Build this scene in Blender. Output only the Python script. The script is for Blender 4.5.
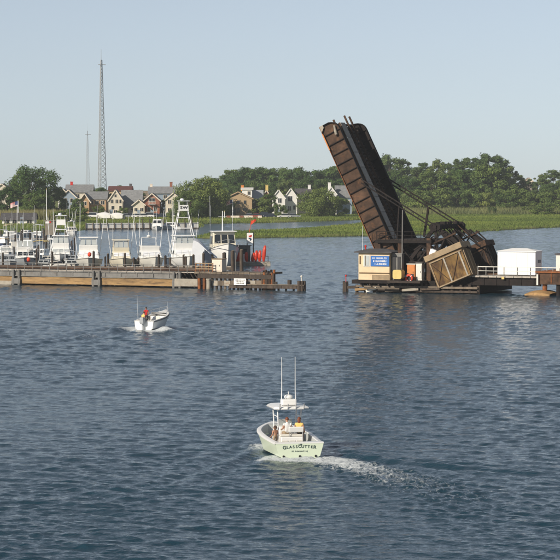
import bpy, bmesh, math, random
import numpy as np
from mathutils import Vector, Matrix, noise as mnoise

for o in list(bpy.data.objects):
    bpy.data.objects.remove(o, do_unlink=True)
R = math.radians
PI = math.pi
SC = bpy.context.scene
COL = SC.collection

# ------------------------------------------------------------------ camera, sky, sun, exposure
H = 15.0            # camera height over the water (on a road bridge)
F = 2600.0          # focal length in pixels of a 560 px frame
PITCH = -math.atan(105 / F)
cam_d = bpy.data.cameras.new('camera')
cam_d.sensor_width = 36
cam_d.lens = 36 * F / 560
cam_d.clip_start = 1
cam_d.clip_end = 30000
cam = bpy.data.objects.new('camera', cam_d)
cam.location = (0, 0, H)
cam.rotation_euler = (PI / 2 + PITCH, 0, 0)
COL.objects.link(cam)
SC.camera = cam

SUN_AZ = 45         # degrees left of straight behind the camera
SUN_EL = 28
wd = bpy.data.worlds.new('World')
SC.world = wd
wd.use_nodes = True
wn = wd.node_tree.nodes
wl = wd.node_tree.links
wn.clear()
sky = wn.new('ShaderNodeTexSky')
sky.sky_type = 'NISHITA'
sky.sun_disc = False
sky.sun_elevation = R(SUN_EL)
sky.sun_rotation = R(180 + SUN_AZ)
sky.altitude = 0
sky.air_density = 0.55
sky.dust_density = 0.16
sky.ozone_density = 4.0
bg = wn.new('ShaderNodeBackground')
bg.inputs['Strength'].default_value = 0.088
wo = wn.new('ShaderNodeOutputWorld')
hs_ = wn.new('ShaderNodeHueSaturation')      # hazy summer air: a paler blue over the whole sky
hs_.inputs['Saturation'].default_value = 0.50
hs_.inputs['Hue'].default_value = 0.490
wl.new(sky.outputs[0], hs_.inputs['Color'])
wl.new(hs_.outputs[0], bg.inputs[0])
wl.new(bg.outputs[0], wo.inputs[0])

sd = bpy.data.lights.new('sun', 'SUN')
sd.energy = 4.9
sd.angle = R(0.6)
sd.color = (1.0, 0.90, 0.76)
sun = bpy.data.objects.new('sun', sd)
sdir = Vector((-math.sin(R(SUN_AZ)) * math.cos(R(SUN_EL)), -math.cos(R(SUN_AZ)) * math.cos(R(SUN_EL)), math.sin(R(SUN_EL))))
sun.rotation_euler = sdir.to_track_quat('Z', 'Y').to_euler()
sun.location = (-60, -60, 80)
COL.objects.link(sun)
SC.view_settings.view_transform = 'Standard'
SC.view_settings.look = 'None'
SC.view_settings.exposure = 0.10
SC.view_settings.gamma = 1.0
SC.cycles.max_bounces = 6
SC.cycles.volume_bounces = 0
SC.cycles.use_denoising = True

# ------------------------------------------------------------------ helpers
CF = Vector((0, math.cos(PITCH), math.sin(PITCH)))
CU = Vector((0, -math.sin(PITCH), math.cos(PITCH)))
CC = Vector((0, 0, H))


def ray(px, py):
    return CF + Vector((1, 0, 0)) * ((px - 280) / F) + CU * ((280 - py) / F)


def G(px, py, z=0.0):
    r = ray(px, py)
    return CC + r * ((z - H) / r.z)


def D(px, py, Y):
    r = ray(px, py)
    return CC + r * (Y / r.y)


def px_per_m(Y):
    return F / Y


def node_mat(name):
    m = bpy.data.materials.new(name)
    m.use_nodes = True
    return m, m.node_tree.nodes, m.node_tree.links, m.node_tree.nodes['Principled BSDF']


def mat(name, col, rough=.6, var=.18, scale=2.0, col2=None, c2lo=.55, c2hi=.7, metal=0., bump=0., stretch=(1, 1, 1), rnd=0.0, spec=.4):
    m, N, L, P = node_mat(name)
    tc = N.new('ShaderNodeTexCoord')
    mp = N.new('ShaderNodeMapping')
    mp.inputs['Scale'].default_value = stretch
    L.new(tc.outputs['Object'], mp.inputs[0])
    n1 = N.new('ShaderNodeTexNoise')
    n1.inputs['Scale'].default_value = scale
    n1.inputs['Detail'].default_value = 5
    n1.inputs['Roughness'].default_value = .65
    L.new(mp.outputs[0], n1.inputs['Vector'])
    cr = N.new('ShaderNodeValToRGB')
    cr.color_ramp.elements[0].position = .3
    cr.color_ramp.elements[1].position = .7
    cr.color_ramp.elements[0].color = (*[c * (1 - var) for c in col], 1)
    cr.color_ramp.elements[1].color = (*[min(1, c * (1 + var)) for c in col], 1)
    L.new(n1.outputs['Fac'], cr.inputs[0])
    out = cr.outputs[0]
    if col2:
        n2 = N.new('ShaderNodeTexNoise')
        n2.inputs['Scale'].default_value = scale * 1.7
        n2.inputs['Detail'].default_value = 8
        n2.inputs['Roughness'].default_value = .7
        mp2 = N.new('ShaderNodeMapping')
        mp2.inputs['Location'].default_value = (13, 7, 5)
        mp2.inputs['Scale'].default_value = stretch
        L.new(tc.outputs['Object'], mp2.inputs[0])
        L.new(mp2.outputs[0], n2.inputs['Vector'])
        r2 = N.new('ShaderNodeValToRGB')
        r2.color_ramp.elements[0].position = c2lo
        r2.color_ramp.elements[1].position = c2hi
        L.new(n2.outputs['Fac'], r2.inputs[0])
        mx = N.new('ShaderNodeMixRGB')
        mx.inputs[2].default_value = (*col2, 1)
        L.new(r2.outputs[0], mx.inputs[0])
        L.new(out, mx.inputs[1])
        out = mx.outputs[0]
    if rnd:
        oi = N.new('ShaderNodeObjectInfo')
        mr = N.new('ShaderNodeMapRange')
        mr.inputs['To Min'].default_value = 1 - rnd
        mr.inputs['To Max'].default_value = 1 + rnd
        L.new(oi.outputs['Random'], mr.inputs[0])
        hs = N.new('ShaderNodeHueSaturation')
        L.new(mr.outputs[0], hs.inputs['Value'])
        L.new(out, hs.inputs['Color'])
        out = hs.outputs[0]
    L.new(out, P.inputs['Base Color'])
    P.inputs['Roughness'].default_value = rough
    P.inputs['Metallic'].default_value = metal
    P.inputs['Specular IOR Level'].default_value = spec
    if bump:
        b = N.new('ShaderNodeBump')
        b.inputs['Strength'].default_value = bump
        b.inputs['Distance'].default_value = .05
        L.new(n1.outputs['Fac'], b.inputs['Height'])
        L.new(b.outputs[0], P.inputs['Normal'])
    return m


M = {}
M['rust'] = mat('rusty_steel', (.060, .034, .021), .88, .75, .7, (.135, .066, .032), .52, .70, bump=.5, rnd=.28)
M['rustdark'] = mat('dark_and_shaded_rusty_steel', (.013, .009, .008), .88, .5, 1.2, (.048, .022, .013), .58, .78, bump=.3, rnd=.2)  # dark steel parts; on the far girder it also carries painted shade
M['rustorange'] = mat('orange_rust', (.25, .085, .025), .85, .4, 1.6, (.10, .045, .022), .45, .7, bump=.4)
M['steelgrey'] = mat('weathered_grey_steel', (.17, .165, .155), .6, .25, 1.0, (.13, .075, .045), .58, .74, bump=.2)
M['decktie'] = mat('weathered_tie', (.12, .10, .085), .85, .35, 1.5, rnd=.25)
M['tie'] = mat('creosoted_timber', (.035, .026, .021), .85, .4, 1.5, bump=.4, rnd=.3)
M['walkplank'] = mat('grey_walkway_plank', (.40, .36, .31), .8, .2, 2.0, rnd=.15)
M['timber'] = mat('ochre_timber', (.31, .195, .085), .8, .4, .7, (.12, .075, .04), .5, .7, stretch=(.4, 1, 2), bump=.2, rnd=.12)
M['pile'] = mat('dark_wet_pile', (.055, .040, .030), .75, .4, 2, (.13, .10, .075), .55, .75, stretch=(1, 1, .3), bump=.3, rnd=.35)
M['pilelight'] = mat('weathered_pile', (.15, .12, .09), .85, .35, 2, (.06, .045, .035), .55, .75, stretch=(1, 1, .3), rnd=.3)
M['concrete'] = mat('stained_concrete', (.33, .30, .25), .85, .25, .8, (.24, .14, .07), .55, .75, bump=.2)
M['tanface'] = mat('counterweight_tan_plate', (.185, .108, .034), .85, .5, .6, (.055, .028, .014), .43, .62, stretch=(1, 1, .5), bump=.25)
M['tancap'] = mat('counterweight_cap', (.30, .225, .14), .85, .3, .9, (.25, .16, .09), .56, .75, bump=.2)
M['tanside'] = mat('counterweight_side', (.17, .115, .06), .85, .3, .9, (.14, .08, .04), .5, .72, bump=.2)
M['cream'] = mat('cream_paint', (.68, .52, .33), .6, .10, 1.2, (.48, .31, .16), .6, .8)
M['white'] = mat('white_gelcoat', (.78, .78, .76), .25, .03, 1.0, spec=.5)
M['whitepaint'] = mat('white_paint', (.80, .80, .79), .5, .04, .8, (.66, .63, .58), .62, .82)
M['offwhite'] = mat('off_white', (.66, .64, .58), .5, .06, 1.0)
M['palegreen'] = mat('pale_green_gelcoat', (.66, .74, .58), .25, .03, .6, spec=.5)
M['liner'] = mat('grey_liner', (.44, .46, .46), .6, .08, 1.5)
M['greyhull'] = mat('grey_hull', (.34, .36, .38), .4, .1, .8)
M['bluehull'] = mat('navy_hull', (.03, .05, .10), .3, .1, .8)
M['creamhull'] = mat('cream_gelcoat', (.70, .65, .52), .35, .05, .8)
M['canvasnavy'] = mat('navy_canvas', (.025, .035, .06), .9, .2, 2)
M['canvaswhite'] = mat('white_canvas', (.72, .74, .78), .85, .06, 1.5, bump=.15)
M['canvastan'] = mat('tan_canvas', (.52, .42, .28), .9, .1, 1.5)
M['glass'] = mat('dark_glass', (.022, .028, .033), .08, .1, .6, spec=.8)
M['glasslight'] = mat('curtained_glass', (.42, .45, .45), .2, .1, .8)
M['chrome'] = mat('brushed_aluminium', (.62, .63, .64), .35, .08, 2, metal=.6)
M['whitemetal'] = mat('white_aluminium', (.76, .77, .78), .35, .04, 2)
M['blackrubber'] = mat('black_rubber', (.012, .012, .012), .8, .2, 2)
M['black'] = mat('black_paint', (.018, .018, .02), .5, .2, 2)
M['red'] = mat('red_paint', (.52, .030, .022), .45, .12, 1)
M['redkayak'] = mat('red_plastic', (.56, .045, .02), .4, .15, 1, rnd=.15)
M['orange'] = mat('orange_paint', (.55, .20, .05), .5, .15, 2)
M['orangered'] = mat('orange_red', (.65, .06, .02), .5, .1, 2)
M['yellow'] = mat('yellow_paint', (.62, .47, .16), .5, .12, 1.5)
M['blue'] = mat('sign_blue', (.02, .13, .42), .4, .06, 1)
M['navyink'] = mat('navy_ink', (.02, .05, .05), .5, .05, 1)
M['roofgrey'] = mat('grey_shingle', (.20, .205, .21), .9, .25, 1.2, rnd=.12)
M['roofdark'] = mat('dark_shingle', (.075, .072, .075), .9, .25, 1.2)
M['roofred'] = mat('maroon_shingle', (.12, .045, .038), .9, .25, 1.2)
M['rooftan'] = mat('tan_shingle', (.22, .175, .13), .9, .25, 1.2)
M['housecream'] = mat('cream_siding', (.60, .55, .46), .7, .06, .7)
M['housetan'] = mat('tan_siding', (.42, .31, .185), .75, .08, .7)
M['housewhite'] = mat('white_siding', (.72, .71, .68), .65, .05, .7)
M['houseblue'] = mat('blue_grey_siding', (.24, .30, .37), .7, .08, .7)
M['houseorange'] = mat('cedar_siding', (.42, .27, .155), .75, .1, .9)
M['brick'] = mat('red_brick', (.25, .095, .06), .85, .25, 2.5, (.31, .15, .10), .5, .7)
M['cream_trim'] = mat('cream_trim', (.70, .62, .52), .6, .04, 1)
M['bulkhead'] = mat('pale_bulkhead', (.68, .67, .63), .8, .12, .5, rnd=.1)
M['hutgrey'] = mat('weathered_shingle', (.22, .195, .16), .9, .15, 1.5)
M['tower'] = mat('galvanised_tower', (.34, .36, .38), .5, .1, .3)
M['skin'] = mat('skin', (.46, .25, .16), .55, .06, 6)
M['shirtwhite'] = mat('white_shirt', (.74, .73, .71), .9, .05, 6)
M['shirtyellow'] = mat('yellow_shirt', (.72, .50, .16), .9, .06, 6)
M['shirtred'] = mat('red_shirt', (.45, .03, .03), .9, .06, 6)
M['shorts_dark'] = mat('dark_shorts', (.03, .03, .04), .9, .1, 6)
M['shorts_khaki'] = mat('khaki_shorts', (.34, .26, .17), .9, .1, 6)
M['hair_red'] = mat('auburn_hair', (.16, .045, .02), .6, .2, 20)
M['hair_brown'] = mat('brown_hair', (.06, .03, .018), .6, .2, 20)
M['trunk'] = mat('bark', (.075, .058, .045), .9, .3, 3, bump=.3)


class MB:
    """collects shapes into one mesh"""

    def __init__(s):
        s.v = []
        s.f = []
        s.m = []

    def add(s, vs, fs, mi=0):
        b = len(s.v)
        s.v += [tuple(v) for v in vs]
        for f in fs:
            s.f.append(tuple(b + i for i in f))
            s.m.append(mi)
        return s

    def box(s, c, d, rot=None, mi=0, taper=(1, 1)):
        x, y, z = d[0] / 2, d[1] / 2, d[2] / 2
        tx, ty = taper
        vs = [Vector(p) for p in ((-x, -y, -z), (x, -y, -z), (x, y, -z), (-x, y, -z), (-x * tx, -y * ty, z), (x * tx, -y * ty, z), (x * tx, y * ty, z), (-x * tx, y * ty, z))]
        if rot:
            vs = [rot @ v for v in vs]
        c = Vector(c)
        return s.add([v + c for v in vs], [(0, 3, 2, 1), (4, 5, 6, 7), (0, 1, 5, 4), (1, 2, 6, 5), (2, 3, 7, 6), (3, 0, 4, 7)], mi)

    def bar(s, a, b, w, h=None, up=(0, 0, 1), mi=0, w2=None):
        a, b = Vector(a), Vector(b)
        h = h or w
        t = (b - a).normalized()
        u = Vector(up)
        if abs(t.dot(u)) > .98:
            u = Vector((0, 1, 0))
        sx = t.cross(u).normalized()
        uz = sx.cross(t).normalized()
        k = (w2 / w) if w2 else 1
        vs = []
        for p, q in ((a, 1), (b, k)):
            for i, j in ((-1, -1), (1, -1), (1, 1), (-1, 1)):
                vs.append(p + sx * (i * w / 2 * q) + uz * (j * h / 2 * q))
        return s.add(vs, [(0, 3, 2, 1), (4, 5, 6, 7), (0, 1, 5, 4), (1, 2, 6, 5), (2, 3, 7, 6), (3, 0, 4, 7)][::1], mi)

    def tube(s, pts, r, n=8, mi=0, cap=True):
        pts = [Vector(p) for p in pts]
        rs = r if isinstance(r, (list, tuple)) else [r] * len(pts)
        vs, fs = [], []
        for i, p in enumerate(pts):
            t = (pts[min(i + 1, len(pts) - 1)] - pts[max(i - 1, 0)]).normalized()
            u = Vector((0, 0, 1)) if abs(t.z) < .95 else Vector((1, 0, 0))
            a = t.cross(u).normalized()
            b = a.cross(t).normalized()
            for k in range(n):
                g = 2 * PI * k / n
                vs.append(p + (a * math.cos(g) + b * math.sin(g)) * rs[i])
        for i in range(len(pts) - 1):
            for k in range(n):
                k2 = (k + 1) % n
                fs.append((i * n + k, i * n + k2, (i + 1) * n + k2, (i + 1) * n + k))
        if cap:
            fs.append(tuple(range(n))[::-1])
            fs.append(tuple((len(pts) - 1) * n + k for k in range(n)))
        return s.add(vs, fs, mi)

    def prism(s, poly, y0, y1, mi=0):
        """poly: (x,z) outline, extruded along y"""
        n = len(poly)
        vs = [(p[0], y0, p[1]) for p in poly] + [(p[0], y1, p[1]) for p in poly]
        fs = [tuple(range(n)), tuple(range(2 * n - 1, n - 1, -1))]
        for i in range(n):
            j = (i + 1) % n
            fs.append((i, i + n, j + n, j))
        return s.add(vs, fs, mi)

    def loft(s, secs, mi=0, close=False, cap0=False, cap1=False):
        n = len(secs[0])
        vs = [p for q in secs for p in q]
        fs = []
        for i in range(len(secs) - 1):
            for k in range(n if close else n - 1):
                k2 = (k + 1) % n
                fs.append((i * n + k, i * n + k2, (i + 1) * n + k2, (i + 1) * n + k))
        if cap0:
            fs.append(tuple(range(n))[::-1])
        if cap1:
            fs.append(tuple((len(secs) - 1) * n + k for k in range(n)))
        return s.add(vs, fs, mi)

    def ball(s, c, r, nu=10, nv=7, mi=0, v0=0.0, v1=1.0):
        rx, ry, rz = r if isinstance(r, (list, tuple)) else (r, r, r)
        secs = []
        for j in range(nv + 1):
            g = PI * (v0 + (v1 - v0) * j / nv)
            secs.append([(c[0] + rx * math.sin(g) * math.cos(2 * PI * k / nu), c[1] + ry * math.sin(g) * math.sin(2 * PI * k / nu), c[2] + rz * math.cos(g)) for k in range(nu)])
        return s.loft(secs, mi, close=True)

    def mesh(s, name, mats, smooth=False):
        me = bpy.data.meshes.new(name)
        me.from_pydata(s.v, [], s.f)
        for m in (mats if isinstance(mats, (list, tuple)) else [mats]):
            me.materials.append(M[m] if isinstance(m, str) else m)
        if any(s.m):
            me.polygons.foreach_set('material_index', s.m)
        bm = bmesh.new()
        bm.from_mesh(me)
        bmesh.ops.recalc_face_normals(bm, faces=bm.faces)
        bm.to_mesh(me)
        bm.free()
        if smooth:
            me.polygons.foreach_set('use_smooth', [True] * len(me.polygons))
            me.set_sharp_from_angle(angle=R(40))
        me.update()
        return me

    def build(s, name, mats, parent=None, smooth=False, bevel=0, label=None):
        ob = bpy.data.objects.new(name, s.mesh(name, mats, smooth))
        COL.objects.link(ob)
        if parent:
            ob.parent = parent
        if bevel:
            b = ob.modifiers.new('bevel', 'BEVEL')
            b.width = bevel
            b.segments = 2
            b.limit_method = 'ANGLE'
        if label:
            ob['label'] = label
        return ob


def tag(o, label=None, cat=None, group=None, kind=None):
    if label:
        o['label'] = label
    if cat:
        o['category'] = cat
    if group:
        o['group'] = group
    if kind:
        o['kind'] = kind
    return o


def thing(name, label, cat, loc=(0, 0, 0), rz=0, group=None, scale=None):
    o = bpy.data.objects.new(name, None)
    o.empty_display_size = .5
    COL.objects.link(o)
    o.location = loc
    o.rotation_euler = (0, 0, rz)
    if scale:
        o.scale = (scale,) * 3 if not isinstance(scale, (tuple, list)) else scale
    return tag(o, label, cat, group)


def copy_tree(o, parent=None):
    c = o.copy()
    COL.objects.link(c)
    c.parent = parent
    for ch in list(o.children):
        copy_tree(ch, c)
    return c


def text_mesh(txt, size, mat_, name, parent, mtx, squash=1.0, spacing=1.0, extrude=.004, bold=False):
    cu = bpy.data.curves.new(name, 'FONT')
    cu.body = txt
    cu.size = size
    cu.align_x = 'CENTER'
    cu.align_y = 'CENTER'
    cu.space_character = spacing
    cu.extrude = extrude
    if bold:
        cu.offset = size * .018
    t = bpy.data.objects.new(name, cu)
    COL.objects.link(t)
    bpy.context.view_layer.update()
    dg = bpy.context.evaluated_depsgraph_get()
    me = bpy.data.meshes.new_from_object(t.evaluated_get(dg))
    bpy.data.objects.remove(t)
    for v in me.vertices:
        v.co.x *= squash
    me.materials.clear()
    me.materials.append(M[mat_])
    ob = bpy.data.objects.new(name, me)
    COL.objects.link(ob)
    ob.parent = parent
    ob.matrix_local = mtx
    return ob


rng = random.Random(7)
nrng = np.random.default_rng(11)

# ------------------------------------------------------------------ water
def poly_dist(X, Y, pts):
    """distance to a polyline, parameter 0..1 along it, signed side"""
    best = np.full(X.shape, 1e9)
    par = np.zeros(X.shape)
    seg = [math.dist(pts[i], pts[i + 1]) for i in range(len(pts) - 1)]
    tot = sum(seg)
    acc = 0
    for i in range(len(pts) - 1):
        ax, ay = pts[i]
        bx_, by_ = pts[i + 1]
        dx, dy = bx_ - ax, by_ - ay
        t = np.clip(((X - ax) * dx + (Y - ay) * dy) / (dx * dx + dy * dy), 0, 1)
        d = np.hypot(X - ax - t * dx, Y - ay - t * dy)
        k = d < best
        best = np.where(k, d, best)
        par = np.where(k, (acc + t * seg[i]) / tot, par)
        acc += seg[i]
    return best, par


def W2(*pix):
    return [tuple(G(*p)[:2]) for p in pix]


def make_water():
    dense = np.linspace(-.10, .10, 350)
    side = np.concatenate([.1005 + np.arange(1, 71) * .00095, [.172, .18, .19, .21, .24, .29, .36, .5, .75, 1.1, 1.8, 3.0]])
    ts = np.concatenate([-side[::-1], dense, side])
    rows = [-60, -30, 0, 30, 55, 70, 80, 86, 90, 93]
    y = 95.0
    while y < 900:
        rows.append(y)
        y += min(1.6, .135 * (y / 100) ** 1.6)
    rows += [920, 960, 1050, 1200, 1500, 1900, 2300]
    ys = np.array(rows)
    Y = np.repeat(ys[:, None], len(ts), 1)
    X = ts[None, :] * (Y + 62)
    dyr = np.gradient(ys)[:, None] * np.ones_like(X)
    dxr = np.gradient(ts)[None, :] * (Y + 62)
    Z = np.zeros_like(X)
    nw = 64
    rr = np.random.default_rng(5)
    # slow patches of gusts that scale the chop
    gust = np.ones_like(X)
    for k in range(10):
        lam = rr.uniform(12, 60)
        th = rr.uniform(0, PI)
        gust += .13 * np.sin(2 * PI * (X * math.cos(th) + Y * math.sin(th) * .5) / lam + rr.uniform(0, 6.28))
    gust = np.clip(gust, .35, 1.7)
    for k in range(nw):
        lam = .5 * (5.0 / .5) ** ((k + rr.uniform(0, 1)) / nw)
        th = R(68) + rr.normal(0, .5)
        kx, ky = math.cos(th), math.sin(th)
        slope = .0190 * (1.0 if lam < 1.8 else (1.8 / lam) ** 1.1)
        amp = slope * lam / (2 * PI)
        # fade where the grid can not carry the wave
        eff = np.maximum(np.abs(ky) * dyr, np.abs(kx) * dxr)
        fade = np.clip((lam / 1.6 - eff) / (lam / 4), 0, 1) * np.clip((lam / 2.2 - np.abs(kx) * dxr) / (lam / 5), 0, 1) * (1 + .55 * np.clip((Y - 150) / 200, 0, 1) * min(1, lam / 2))
        ph = 2 * PI * (X * kx + Y * ky) / lam + rr.uniform(0, 6.28)
        ph += .6 * np.sin(2 * PI * (X * ky - Y * kx) / (lam * rr.uniform(2.5, 5)) + rr.uniform(0, 6.28))
        Z += amp * fade * (np.sin(ph) + .45 * np.sin(2 * ph) + .22 * np.sin(3 * ph)) * gust
    foam = np.zeros_like(X)
    # wake of the near boat: a turbulent trail that curves off to the right, two bow-wave arms
    trail = W2((298, 457), (330, 460), (380, 473), (440, 492), (520, 522), (600, 560))
    d, t = poly_dist(X, Y, trail)
    wid = 1.3 + 5.0 * t
    core = np.exp(-(d / wid) ** 2) * np.clip(1 - t * .9, 0, 1)
    foam += .75 * core * np.exp(-t / .10) + .70 * core ** .65 * (1 - .3 * t)
    for k in range(14):
        lam = rr.uniform(.5, 1.5)
        th = rr.uniform(0, PI)
        Z += core * .022 * np.sin(2 * PI * (X * math.cos(th) + Y * math.sin(th)) / lam + rr.uniform(0, 6.28))
    for pts, A, lam, sg in ((W2((322, 452), (352, 455), (395, 461), (450, 467), (520, 478)), .13, 1.9, 1.4),
                            (W2((264, 446), (250, 452), (225, 465), (180, 486)), .13, 1.9, 1.4),
                            (W2((420, 463), (480, 468), (560, 474), (620, 480)), .10, 2.2, 1.6)):
        d, t = poly_dist(X, Y, pts)
        Z += A * np.cos(2 * PI * d / lam) * np.exp(-(d / sg) ** 2) * np.sqrt(np.clip(1 - t, 0, 1)) * np.clip(t * 7, 0, 1)
    d, t = poly_dist(X, Y, W2((264, 445), (259, 449), (250, 452)))
    foam += 1.0 * np.exp(-(d / 1.0) ** 2) * (1 - .5 * t)
    d, t = poly_dist(X, Y, W2((272, 459), (326, 459)))
    foam += 1.25 * np.exp(-(d / .9) ** 2)
    # wake of the far boat
    for pts, A, sg in ((W2((137, 327), (112, 331), (70, 339), (0, 347), (-60, 354)), .30, 2.4),
                       (W2((163, 329), (190, 337), (225, 348), (270, 360)), .30, 2.4),
                       (W2((95, 336), (40, 345), (-40, 356)), .10, 1.8)):
        d, t = poly_dist(X, Y, pts)
        Z += A * np.cos(2 * PI * d / 3.0) * np.exp(-(d / sg) ** 2) * np.clip(1.15 - t, 0, 1) * (.65 + .35 * np.sin(X * 1.1 + Y * .4))
        foam += 1.1 * np.exp(-(d / .9) ** 2) * np.clip(.5 - t, 0, 1)
    d, t = poly_dist(X, Y, W2((134, 329), (163, 330)))
    foam += 1.3 * np.exp(-(d / 1.5) ** 2)
    d, t = poly_dist(X, Y, W2((148, 330), (140, 340), (130, 352)))
    foam += .55 * np.exp(-(d / 1.8) ** 2) * np.clip(1 - 1.2 * t, 0, 1)
    me = bpy.data.meshes.new('water')
    nr, nc = X.shape
    co = np.stack([X, Y, Z], -1).reshape(-1, 3)
    idx = np.arange(nr * nc).reshape(nr, nc)
    q = np.stack([idx[:-1, :-1], idx[:-1, 1:], idx[1:, 1:], idx[1:, :-1]], -1).reshape(-1, 4)
    me.vertices.add(len(co))
    me.vertices.foreach_set('co', co.astype(np.float32).ravel())
    me.loops.add(q.size)
    me.polygons.add(len(q))
    me.loops.foreach_set('vertex_index', q.astype(np.int32).ravel())
    me.polygons.foreach_set('loop_start', np.arange(0, q.size, 4, dtype=np.int32))
    me.polygons.foreach_set('use_smooth', np.ones(len(q), bool))
    me.update()
    at = me.attributes.new('foam', 'FLOAT', 'POINT')
    at.data.foreach_set('value', np.clip(foam, 0, .85).astype(np.float32).ravel())
    m, N, L, P = node_mat('river_water')
    tc = N.new('ShaderNodeTexCoord')
    P.inputs['Base Color'].default_value = (.012, .040, .062, 1)
    P.inputs['Roughness'].default_value = .10
    P.inputs['IOR'].default_value = 1.333
    prev = None
    for sc, dist, st in (((1.3, 2.6, 1), .095, 1.0), ((4.5, 8.0, 1), .028, 1.0)):
        mp = N.new('ShaderNodeMapping')
        mp.inputs['Scale'].default_value = sc
        mp.inputs['Rotation'].default_value = (0, 0, R(-20))
        L.new(tc.outputs['Object'], mp.inputs[0])
        nz = N.new('ShaderNodeTexNoise')
        nz.inputs['Scale'].default_value = 1
        nz.inputs['Detail'].default_value = 3
        nz.inputs['Distortion'].default_value = .4
        L.new(mp.outputs[0], nz.inputs['Vector'])
        b = N.new('ShaderNodeBump')
        b.inputs['Strength'].default_value = st
        b.inputs['Distance'].default_value = dist
        L.new(nz.outputs['Fac'], b.inputs['Height'])
        if prev:
            L.new(prev.outputs[0], b.inputs['Normal'])
        prev = b
    L.new(prev.outputs[0], P.inputs['Normal'])
    # foam: broken white patches
    a = N.new('ShaderNodeAttribute')
    a.attribute_name = 'foam'
    n1 = N.new('ShaderNodeTexNoise')
    n1.inputs['Scale'].default_value = 3.4
    n1.inputs['Detail'].default_value = 7
    n1.inputs['Roughness'].default_value = .72
    n1.inputs['Distortion'].default_value = .8
    fmp = N.new('ShaderNodeMapping')
    fmp.inputs['Scale'].default_value = (1.5, .7, 1)
    L.new(tc.outputs['Object'], fmp.inputs[0])
    L.new(fmp.outputs[0], n1.inputs['Vector'])
    ad = N.new('ShaderNodeMath')
    ad.operation = 'ADD'
    L.new(a.outputs['Fac'], ad.inputs[0])
    mu = N.new('ShaderNodeMath')
    mu.operation = 'MULTIPLY'
    mu.inputs[1].default_value = 1.5
    L.new(n1.outputs['Fac'], mu.inputs[0])
    L.new(mu.outputs[0], ad.inputs[1])
    mr = N.new('ShaderNodeMapRange')
    mr.interpolation_type = 'SMOOTHSTEP'
    mr.inputs['From Min'].default_value = 1.22
    mr.inputs['From Max'].default_value = 1.66
    mr.inputs['To Max'].default_value = .9
    L.new(ad.outputs[0], mr.inputs[0])
    gt = N.new('ShaderNodeMath')
    gt.operation = 'MULTIPLY'
    ss = N.new('ShaderNodeMapRange')
    ss.inputs['From Min'].default_value = .03
    ss.inputs['From Max'].default_value = .15
    L.new(a.outputs['Fac'], ss.inputs[0])
    L.new(mr.outputs[0], gt.inputs[0])
    L.new(ss.outputs[0], gt.inputs[1])
    fm = N.new('ShaderNodeBsdfDiffuse')
    fm.inputs[0].default_value = (.62, .66, .68, 1)
    mix = N.new('ShaderNodeMixShader')
    L.new(gt.outputs[0], mix.inputs[0])
    L.new(P.outputs[0], mix.inputs[1])
    L.new(fm.outputs[0], mix.inputs[2])
    L.new(mix.outputs[0], N['Material Output'].inputs[0])
    me.materials.append(m)
    ob = bpy.data.objects.new('water', me)
    COL.objects.link(ob)
    tag(ob, kind='structure')
    return ob


make_water()

# river bed under the water (keeps the water dark and closed)
mb = MB()
mb.add([(-9000, -400, -6), (9000, -400, -6), (9000, 2300, -6), (-9000, 2300, -6)], [(0, 1, 2, 3)])
tag(mb.build('river_bed', mat('mud', (.03, .03, .025), .9)), kind='structure')

# ------------------------------------------------------------------ far shore
MARSH = W2((194, 238), (203, 235.5), (228, 233), (260, 232), (300, 230.5), (330, 228), (356, 225), (378, 221.5), (392, 219.3),
           (430, 214), (700, 212), (700, 222), (600, 226), (560, 227.2), (530, 228.6), (490, 231), (440, 234), (400, 235.8), (360, 236.4), (300, 237.4), (250, 238.4), (212, 239.2))
BANK = [tuple(p) for p in W2((-220, 236), (-60, 235), (60, 233), (86, 229.4), (199, 228.6), (201, 224), (250, 223.2), (300, 222), (340, 220.8), (372, 219.6), (392, 219.3))]
BANK = BANK + [(75, 900), (320, 900), (320, 1400), (-320, 1400), (-320, BANK[0][1])]


def inside(X, Y, poly):
    r = np.zeros(X.shape, bool)
    n = len(poly)
    for i in range(n):
        x1, y1 = poly[i]
        x2, y2 = poly[(i + 1) % n]
        c = ((y1 > Y) != (y2 > Y)) & (X < (x2 - x1) * (Y - y1) / (y2 - y1 + 1e-12) + x1)
        r ^= c
    return r


LX = np.arange(-240, 240.1, 1.0)
LY = np.arange(600, 1380.1, 2.0)


def smooth_noise(X, Y, lams, seed):
    rr = np.random.default_rng(seed)
    z = np.zeros_like(X)
    for lam in lams:
        for k in range(5):
            th = rr.uniform(0, 2 * PI)
            z += np.sin(2 * PI * (X * math.cos(th) + Y * math.sin(th)) / (lam * rr.uniform(.7, 1.4)) + rr.uniform(0, 6.28)) / 5
    return z / len(lams)


def make_land():
    Y, X = np.meshgrid(LY, LX, indexing='ij')
    jx = X + 2.0 * smooth_noise(X, Y, (14, 30), 3)
    jy = Y + 7.0 * smooth_noise(X, Y, (12, 28), 4)
    m = (inside(jx, jy, MARSH) | inside(jx, jy, BANK)).astype(float)
    for _ in range(2):
        p = np.pad(m, 1, mode='edge')
        m = (p[:-2, 1:-1] + p[2:, 1:-1] + p[1:-1, :-2] + p[1:-1, 2:] + 2 * m) / 6
    z = -1.2 + 1.75 * m + .14 * smooth_noise(X, Y, (4, 9, 25), 6) * m
    rise = np.clip((Y - 880) / 120, 0, 1) * m
    z += .7 * rise * rise * (3 - 2 * rise)
    return X, Y, z, m


LXX, LYY, LZ, LM = make_land()


def land_z(x, y):
    i = int(round((y - LY[0]) / 2.0))
    j = int(round((x - LX[0]) / 1.0))
    i = min(max(i, 0), len(LY) - 1)
    j = min(max(j, 0), len(LX) - 1)
    return float(LZ[i, j]), float(LM[i, j])


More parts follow.
